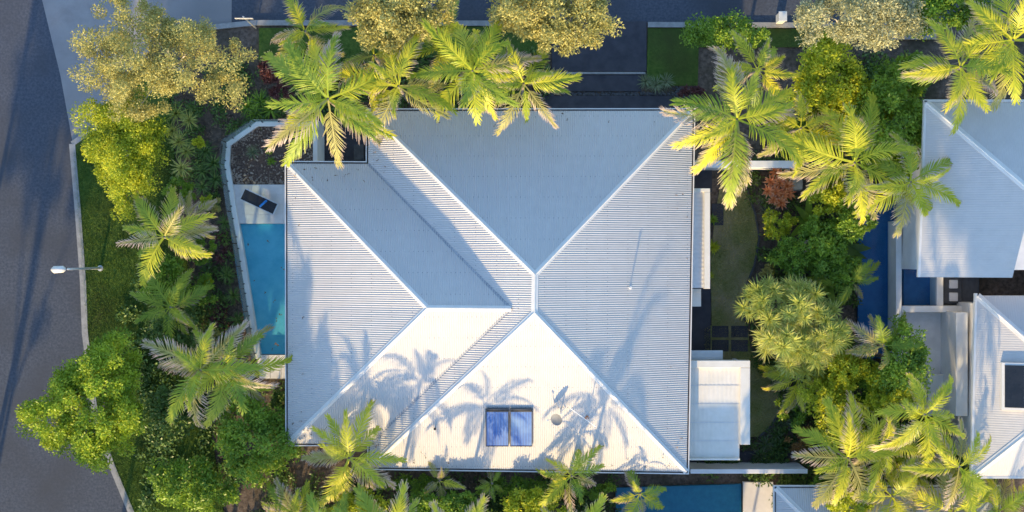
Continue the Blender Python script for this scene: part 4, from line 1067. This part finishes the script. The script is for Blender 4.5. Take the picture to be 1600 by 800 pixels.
PL = [
    ('yucca', 276, 178, 2.5, 1.0, 'yucca', 'pale yucca just below the large olive tree', 'yucca'),
    ('yucca', 296, 188, 2.1, .95, 'yucca', 'pale yucca nearest the pebble bed below the olive tree', 'yucca'),
    ('yucca', 280, 222, 2.4, 1.0, 'yucca', 'middle yucca of the column on the left boundary', 'yucca'),
    ('yucca', 292, 236, 2.1, .85, 'yucca', 'small yucca beside the middle one of the left column', 'yucca'),
    ('yucca', 284, 262, 2.3, 1.0, 'yucca', 'lowest yucca of the column on the left boundary', 'yucca'),
    ('yucca', 270, 205, 2.2, .9, 'yucca', 'outermost yucca of the left column', 'yucca'),
    ('strap', 322, 236, .1, 1.15, 'strap', 'dark strap leaved clump next to the fence corner', 'strap_plant'),
    ('strap', 335, 256, .1, 1.2, 'strap', 'dark strap leaved clump left of the pebble bed', 'strap_plant'),
    ('strap', 318, 268, .1, 1.1, 'strap', 'dark strap leaved clump beside the lowest yucca', 'strap_plant'),
    ('strap', 338, 280, .1, 1.1, 'strap', 'dark strap leaved clump left of the deck corner', 'strap_plant'),
    ('strap', 318, 292, .1, 1.0, 'strap', 'dark strap leaved clump above the lime shrub', 'strap_plant'),
    ('strap', 352, 348, .1, .9, 'strap', 'dark strap leaved clump at the head of the pool fence', 'strap_plant'),
    ('strap', 356, 430, .1, 1.0, 'strap', 'dark strap leaved clump half way along the pool fence', 'strap_plant'),
    ('strap', 366, 462, .1, .95, 'strap', 'dark strap leaved clump lower along the pool fence', 'strap_plant'),
    ('strap', 372, 500, .1, 1.0, 'strap', 'dark strap leaved clump near the pool side palm', 'strap_plant'),
    ('strap', 390, 168, .1, 1.2, 'green', 'left clump of the green strap leaves above the pebble bed', 'strap_plant'),
    ('strap', 408, 160, .1, 1.25, 'green', 'middle clump of the green strap leaves above the pebble bed', 'strap_plant'),
    ('strap', 424, 172, .1, 1.2, 'green', 'right clump of the green strap leaves above the pebble bed', 'strap_plant'),
    ('strap', 402, 178, .1, 1.1, 'green', 'clump of green strap leaves touching the white wall', 'strap_plant'),
    ('tuft', 396, 238, .22, .95, 'grey_green', 'spiky grass tuft in the middle of the pebble bed', 'grass_tuft'),
    ('bromeliad', 421, 236, .22, .8, 'lime', 'upper small leafy plant in the pebble bed', 'leafy_plant'),
    ('bromeliad', 424, 252, .22, .8, 'green', 'lower small leafy plant in the pebble bed', 'leafy_plant'),
    ('bromeliad', 345, 372, .1, 1.2, 'burgundy', 'topmost burgundy bromeliad along the pool fence', 'bromeliad'),
    ('bromeliad', 352, 390, .1, 1.1, 'burgundy', 'second burgundy bromeliad along the pool fence', 'bromeliad'),
    ('bromeliad', 344, 404, .1, 1.2, 'burgundy', 'third burgundy bromeliad along the pool fence', 'bromeliad'),
    ('bromeliad', 335, 474, .1, 1.3, 'burgundy', 'burgundy bromeliad below the second green shrub', 'bromeliad'),
    ('bromeliad', 348, 486, .1, 1.2, 'burgundy', 'burgundy bromeliad left of the lower pool fence', 'bromeliad'),
    ('bromeliad', 338, 500, .1, 1.3, 'burgundy', 'burgundy bromeliad above the low olive shrub', 'bromeliad'),
    ('bromeliad', 356, 512, .1, 1.1, 'burgundy', 'burgundy bromeliad nearest the pool side palm', 'bromeliad'),
    ('tuft', 1008, 128, .05, 1.1, 'grey_green', 'left grey grass tuft beside the front path', 'grass_tuft'),
    ('tuft', 1024, 134, .05, 1.1, 'grey_green', 'middle grey grass tuft beside the front path', 'grass_tuft'),
    ('tuft', 1040, 128, .05, 1.1, 'grey_green', 'right grey grass tuft beside the front path', 'grass_tuft'),
    ('tuft', 1176, 283, .05, .9, 'grey_green', 'pale grass tuft at the top of the lawn bed', 'grass_tuft'),
    ('tuft', 1192, 308, .05, 1.1, 'grey_green', 'pale grass tuft left of the red bromeliads', 'grass_tuft'),
    ('tuft', 1196, 332, .05, 1.1, 'grey_green', 'pale grass tuft below the red bromeliads', 'grass_tuft'),
    ('tuft', 1192, 468, .05, 1.0, 'grey_green', 'grass tuft left of the dragon trees', 'grass_tuft'),
    ('yucca', 1224, 658, .05, .8, 'grey_green', 'grey spiky plant at the right end of the lower lawn', 'spiky_plant'),
    ('yucca', 1212, 678, .05, .8, 'grey_green', 'grey spiky plant below the lower lawn curve', 'spiky_plant'),
    ('yucca', 1196, 694, .05, .9, 'grey_green', 'grey spiky plant in the bed beside the patio corner', 'spiky_plant'),
    ('yucca', 1186, 712, .05, .8, 'grey_green', 'grey spiky plant above the lower boundary wall', 'spiky_plant'),
    ('bromeliad', 1113, 386, .05, 1.2, 'lime', 'bright green rosette beside the middle of the side awning', 'rosette_plant'),
    ('bromeliad', 1113, 343, .05, 1.0, 'green', 'green rosette beside the upper side awning', 'rosette_plant'),
    ('bromeliad', 1109, 430, .05, .7, 'lime', 'small green rosette beside the lower side awning', 'rosette_plant'),
    ('banana', 1312, 388, .5, 1.0, 'dark', 'broad banana leaves in the shade right of the garden', 'banana_plant'),
    ('banana', 1262, 345, .4, .8, 'green', 'broad leaved plant below the red bromeliads', 'banana_plant'),
    ('banana', 1290, 440, .5, .9, 'green', 'broad leaved plant above the dragon trees', 'banana_plant'),
]
for i, (k, px, py, z0, sc, mt, lab, nm) in enumerate(PL):
    rosette(k, px, py, z0, sc, mt, lab, nm, 'plant', seed=i)
# red bromeliad cluster: every rosette is one of a planted group
rr = random.Random(8)
t = empty('red_bromeliads', at(1215, 293, 0), 'clump of orange red bromeliads right of the lawn', 'bromeliads')
for px, py in ((1212, 268), (1222, 274), (1204, 284), (1218, 286), (1230, 290), (1200, 298), (1212, 300), (1224, 304), (1208, 312), (1220, 316), (1232, 302)):
    me = RM['bromeliad'][rr.randrange(3)]
    key = (me.name, 'red')
    if key not in RMAT:
        m2 = me.copy(); m2.materials.clear(); m2.materials.append(M['red']); RMAT[key] = m2
    o = link('rosette', RMAT[key], None, t, world=False); p = Vector(at(px, py, 1.3)) - Vector(at(1215, 293, 0)); o.location = p; o.rotation_euler = (0, 0, rr.uniform(0, 6)); s = rr.uniform(1.0, 1.25); o.scale = (s, s, s)
# dragon tree thicket: heads of strap leaves on stems
def dragon(px, py, z, label, heads, rx, ry, seed, mat='dracaena', sc=1.15):
    r = random.Random(seed); b0 = Vector(at(px, py, z)); b0.z = 0
    t = empty('dragon_tree', tuple(b0), label, 'dragon tree', 'dragon trees right of the lawn')
    mb = MB()
    for i in range(heads):
        a = r.uniform(0, 6.28); q = math.sqrt(r.random())
        s = .0278
        off = Vector((math.cos(a) * q * rx * s, math.sin(a) * q * ry * s, z * (1 - .28 * q * q) + r.uniform(-.25, .2)))
        me = RM['dragon'][r.randrange(3)]; key = (me.name, mat)
        if key not in RMAT:
            m2 = me.copy(); m2.materials.clear(); m2.materials.append(M[mat]); RMAT[key] = m2
        o = link('leaf_head', RMAT[key], None, t, world=False); o.location = off
        o.rotation_euler = (r.uniform(-.35, .35), r.uniform(-.35, .35), r.uniform(0, 6.28)); k = sc * r.uniform(.75, 1.1); o.scale = (k, k, k)
        mb.tube([(0, 0, 0), (off.x * .4, off.y * .4, off.z * .5), tuple(off)], [.07, .045, .03], 6)
    link('stems', mb.mesh('stems', True), M['trunk'], t, world=False)
dragon(1205, 480, 4.0, 'dragon tree with yellow tipped heads leaning over the lawn', 24, 36, 41, 1)
dragon(1252, 478, 4.3, 'tall grey green dragon tree at the top of the thicket', 27, 42, 39, 2)
dragon(1228, 530, 4.2, 'dragon tree in the middle of the thicket', 27, 42, 39, 3)
dragon(1290, 515, 4.2, 'rightmost dragon tree of the thicket', 27, 42, 43, 4)
dragon(1262, 556, 3.8, 'dragon tree at the lower end of the thicket', 21, 40, 29, 5)
# stone blocks half hidden in the planting
for px, py, w, h, z, lab in ((1246, 286, 18, 22, .8, 'tan stone block beside the red bromeliads'), (1268, 388, 26, 26, .7, 'grey tan stone block in the shade below the bromeliads'), (1292, 642, 14, 16, .7, 'pale stone block half hidden near the lower right palm')):
    a, c = at(px - w / 2, py - h / 2, z), at(px + w / 2, py + h / 2, z); t = empty('stone_block', at(px, py, 0), lab, 'stone')
    mb = MB(); mb.box(a[0], c[0], c[1], a[1], -.05, z * .55); mb.build('lower_course', M['stone'], t, bevel=.03)
    mb = MB(); mb.box(a[0] + .03, c[0] - .02, c[1] + .02, a[1] - .03, z * .56, z); mb.build('upper_course', M['stone'], t, bevel=.04)

# ------------------------------------------------------------------ litter and ground cover
rng = np.random.default_rng(77)
GARD = [[(262, 100), (470, 90), (470, 195), (400, 190), (345, 225), (345, 290), (398, 600), (445, 600), (445, 760), (340, 760), (300, 480)],
        [(1165, 262), (1338, 90), (1338, 750), (1090, 750), (1090, 690), (1190, 690), (1225, 640), (1170, 540), (1190, 400), (1170, 300)],
        [(450, 742), (960, 748), (960, 860), (360, 860)], [(1340, 90), (1440, 90), (1440, 160), (1395, 300), (1340, 320)], [(1340, 560), (1520, 660), (1530, 850), (1210, 850), (1210, 752), (1340, 750)],
        [(470, 100), (850, 86), (850, 168), (575, 168), (480, 180)], [(170, 420), (300, 420), (345, 800), (230, 800), (215, 560)]]
def scatter(n, zone):
    out = []
    xs = [p[0] for p in zone]; ys = [p[1] for p in zone]
    while len(out) < n:
        x, y = rng.uniform(min(xs), max(xs)), rng.uniform(min(ys), max(ys))
        if inside(x, y, zone): out.append(at(x, y, 0.0))
    return np.array(out)
C = np.concatenate([scatter(n, z) for n, z in zip((700, 600, 300, 120, 300, 300, 160), GARD)])
C[:, 2] = .06
V, F = leaf_quads(rng, C, np.full(len(C), .35), 8, .11, flat=.1); V[:, 2] = np.clip(V[:, 2] * .15 + .03, .012, .2)
tag(link('leaf_litter', npmesh('leaf_litter', V, F), M['litter']), 'brown fallen leaves scattered over the garden soil', kind='stuff')
C = np.concatenate([scatter(n, z) for n, z in zip((170, 330, 220, 130, 330, 170, 120), GARD)])
C[:, 2] = .22
V, F = leaf_quads(rng, C, np.full(len(C), .38), 60, .16); V[:, 2] = np.maximum(V[:, 2], .03)
tag(link('ground_cover', npmesh('ground_cover', V, F), M['dark']), 'low dark leafy ground cover between the plants', kind='stuff')
# short grass standing on the lawns and verges
def blades(zone, n, z, mat, label, L_=.10):
    C = scatter(n, zone); C[:, 2] = z
    d = rng.normal(0, .35, (n, 3)); d[:, 2] = 1; d /= np.linalg.norm(d, axis=1, keepdims=True)
    a = rng.uniform(0, 6.28, n); w = np.stack([np.cos(a), np.sin(a), 0 * a], 1) * .012
    s = rng.uniform(.5, 1.2, (n, 1)) * L_
    V = np.stack([C - w, C + w, C + d * s], 1).reshape(-1, 3)
    tag(link('grass_blades', npmesh('grass_blades', V, np.arange(3 * n).reshape(n, 3)), M[mat]), label, kind='stuff')
blades([(116, 235), (270, 180), (320, 600), (350, 800), (206, 800), (150, 650), (131, 440)], 60000, .10, 'turf', 'short grass of the left verge')
blades(LAWN, 30000, .06, 'olive', 'short dry grass of the right lawn', .07)

# leaves blown into the gutters and onto the lower roof edges
C = []
for _ in range(420):
    k = rng.integers(0, len(LOOP)); a_, c_ = LOOP[k], LOOP[(k + 1) % len(LOOP)]; f = rng.random(); p = a_.lerp(c_, f)
    g = offset_loop([tuple(q) for q in LOOP], .085 if rng.random() < .75 else rng.uniform(.2, .9))
    p0, p1 = Vector(g[k]), Vector(g[(k + 1) % len(LOOP)]); q = p0.lerp(p1, f)
    dd = (q - Vector((p.x, p.y))).length
    C.append((q.x, q.y, ZE - .085 if dd < .13 else ZE + .05 + max(0, dd - .11) * PITCH))
V, F = leaf_quads(rng, np.array(C), np.full(len(C), .015), 2, .09, flat=.05)
tag(link('gutter_leaves', npmesh('gutter_leaves', V, F), M['litter']), 'scattered dry leaves in the gutters and along the roof edges', kind='stuff')

# leaves floating on the pool
C = np.array([at(x, y, .17) for x, y in ((437, 493), (432, 500), (420, 378), (428, 470), (415, 455), (408, 530), (436, 540), (430, 535), (425, 548), (396, 440), (388, 385), (441, 420))]); C[:, 2] = .168
V, F = leaf_quads(rng, C, np.full(len(C), .04), 2, .12, flat=.03); V[:, 2] = .166 + (V[:, 2] - .168) * .05
tag(link('floating_leaves', npmesh('floating_leaves', V, F), M['litter']), 'a few dry leaves floating on the blue pool', kind='stuff')
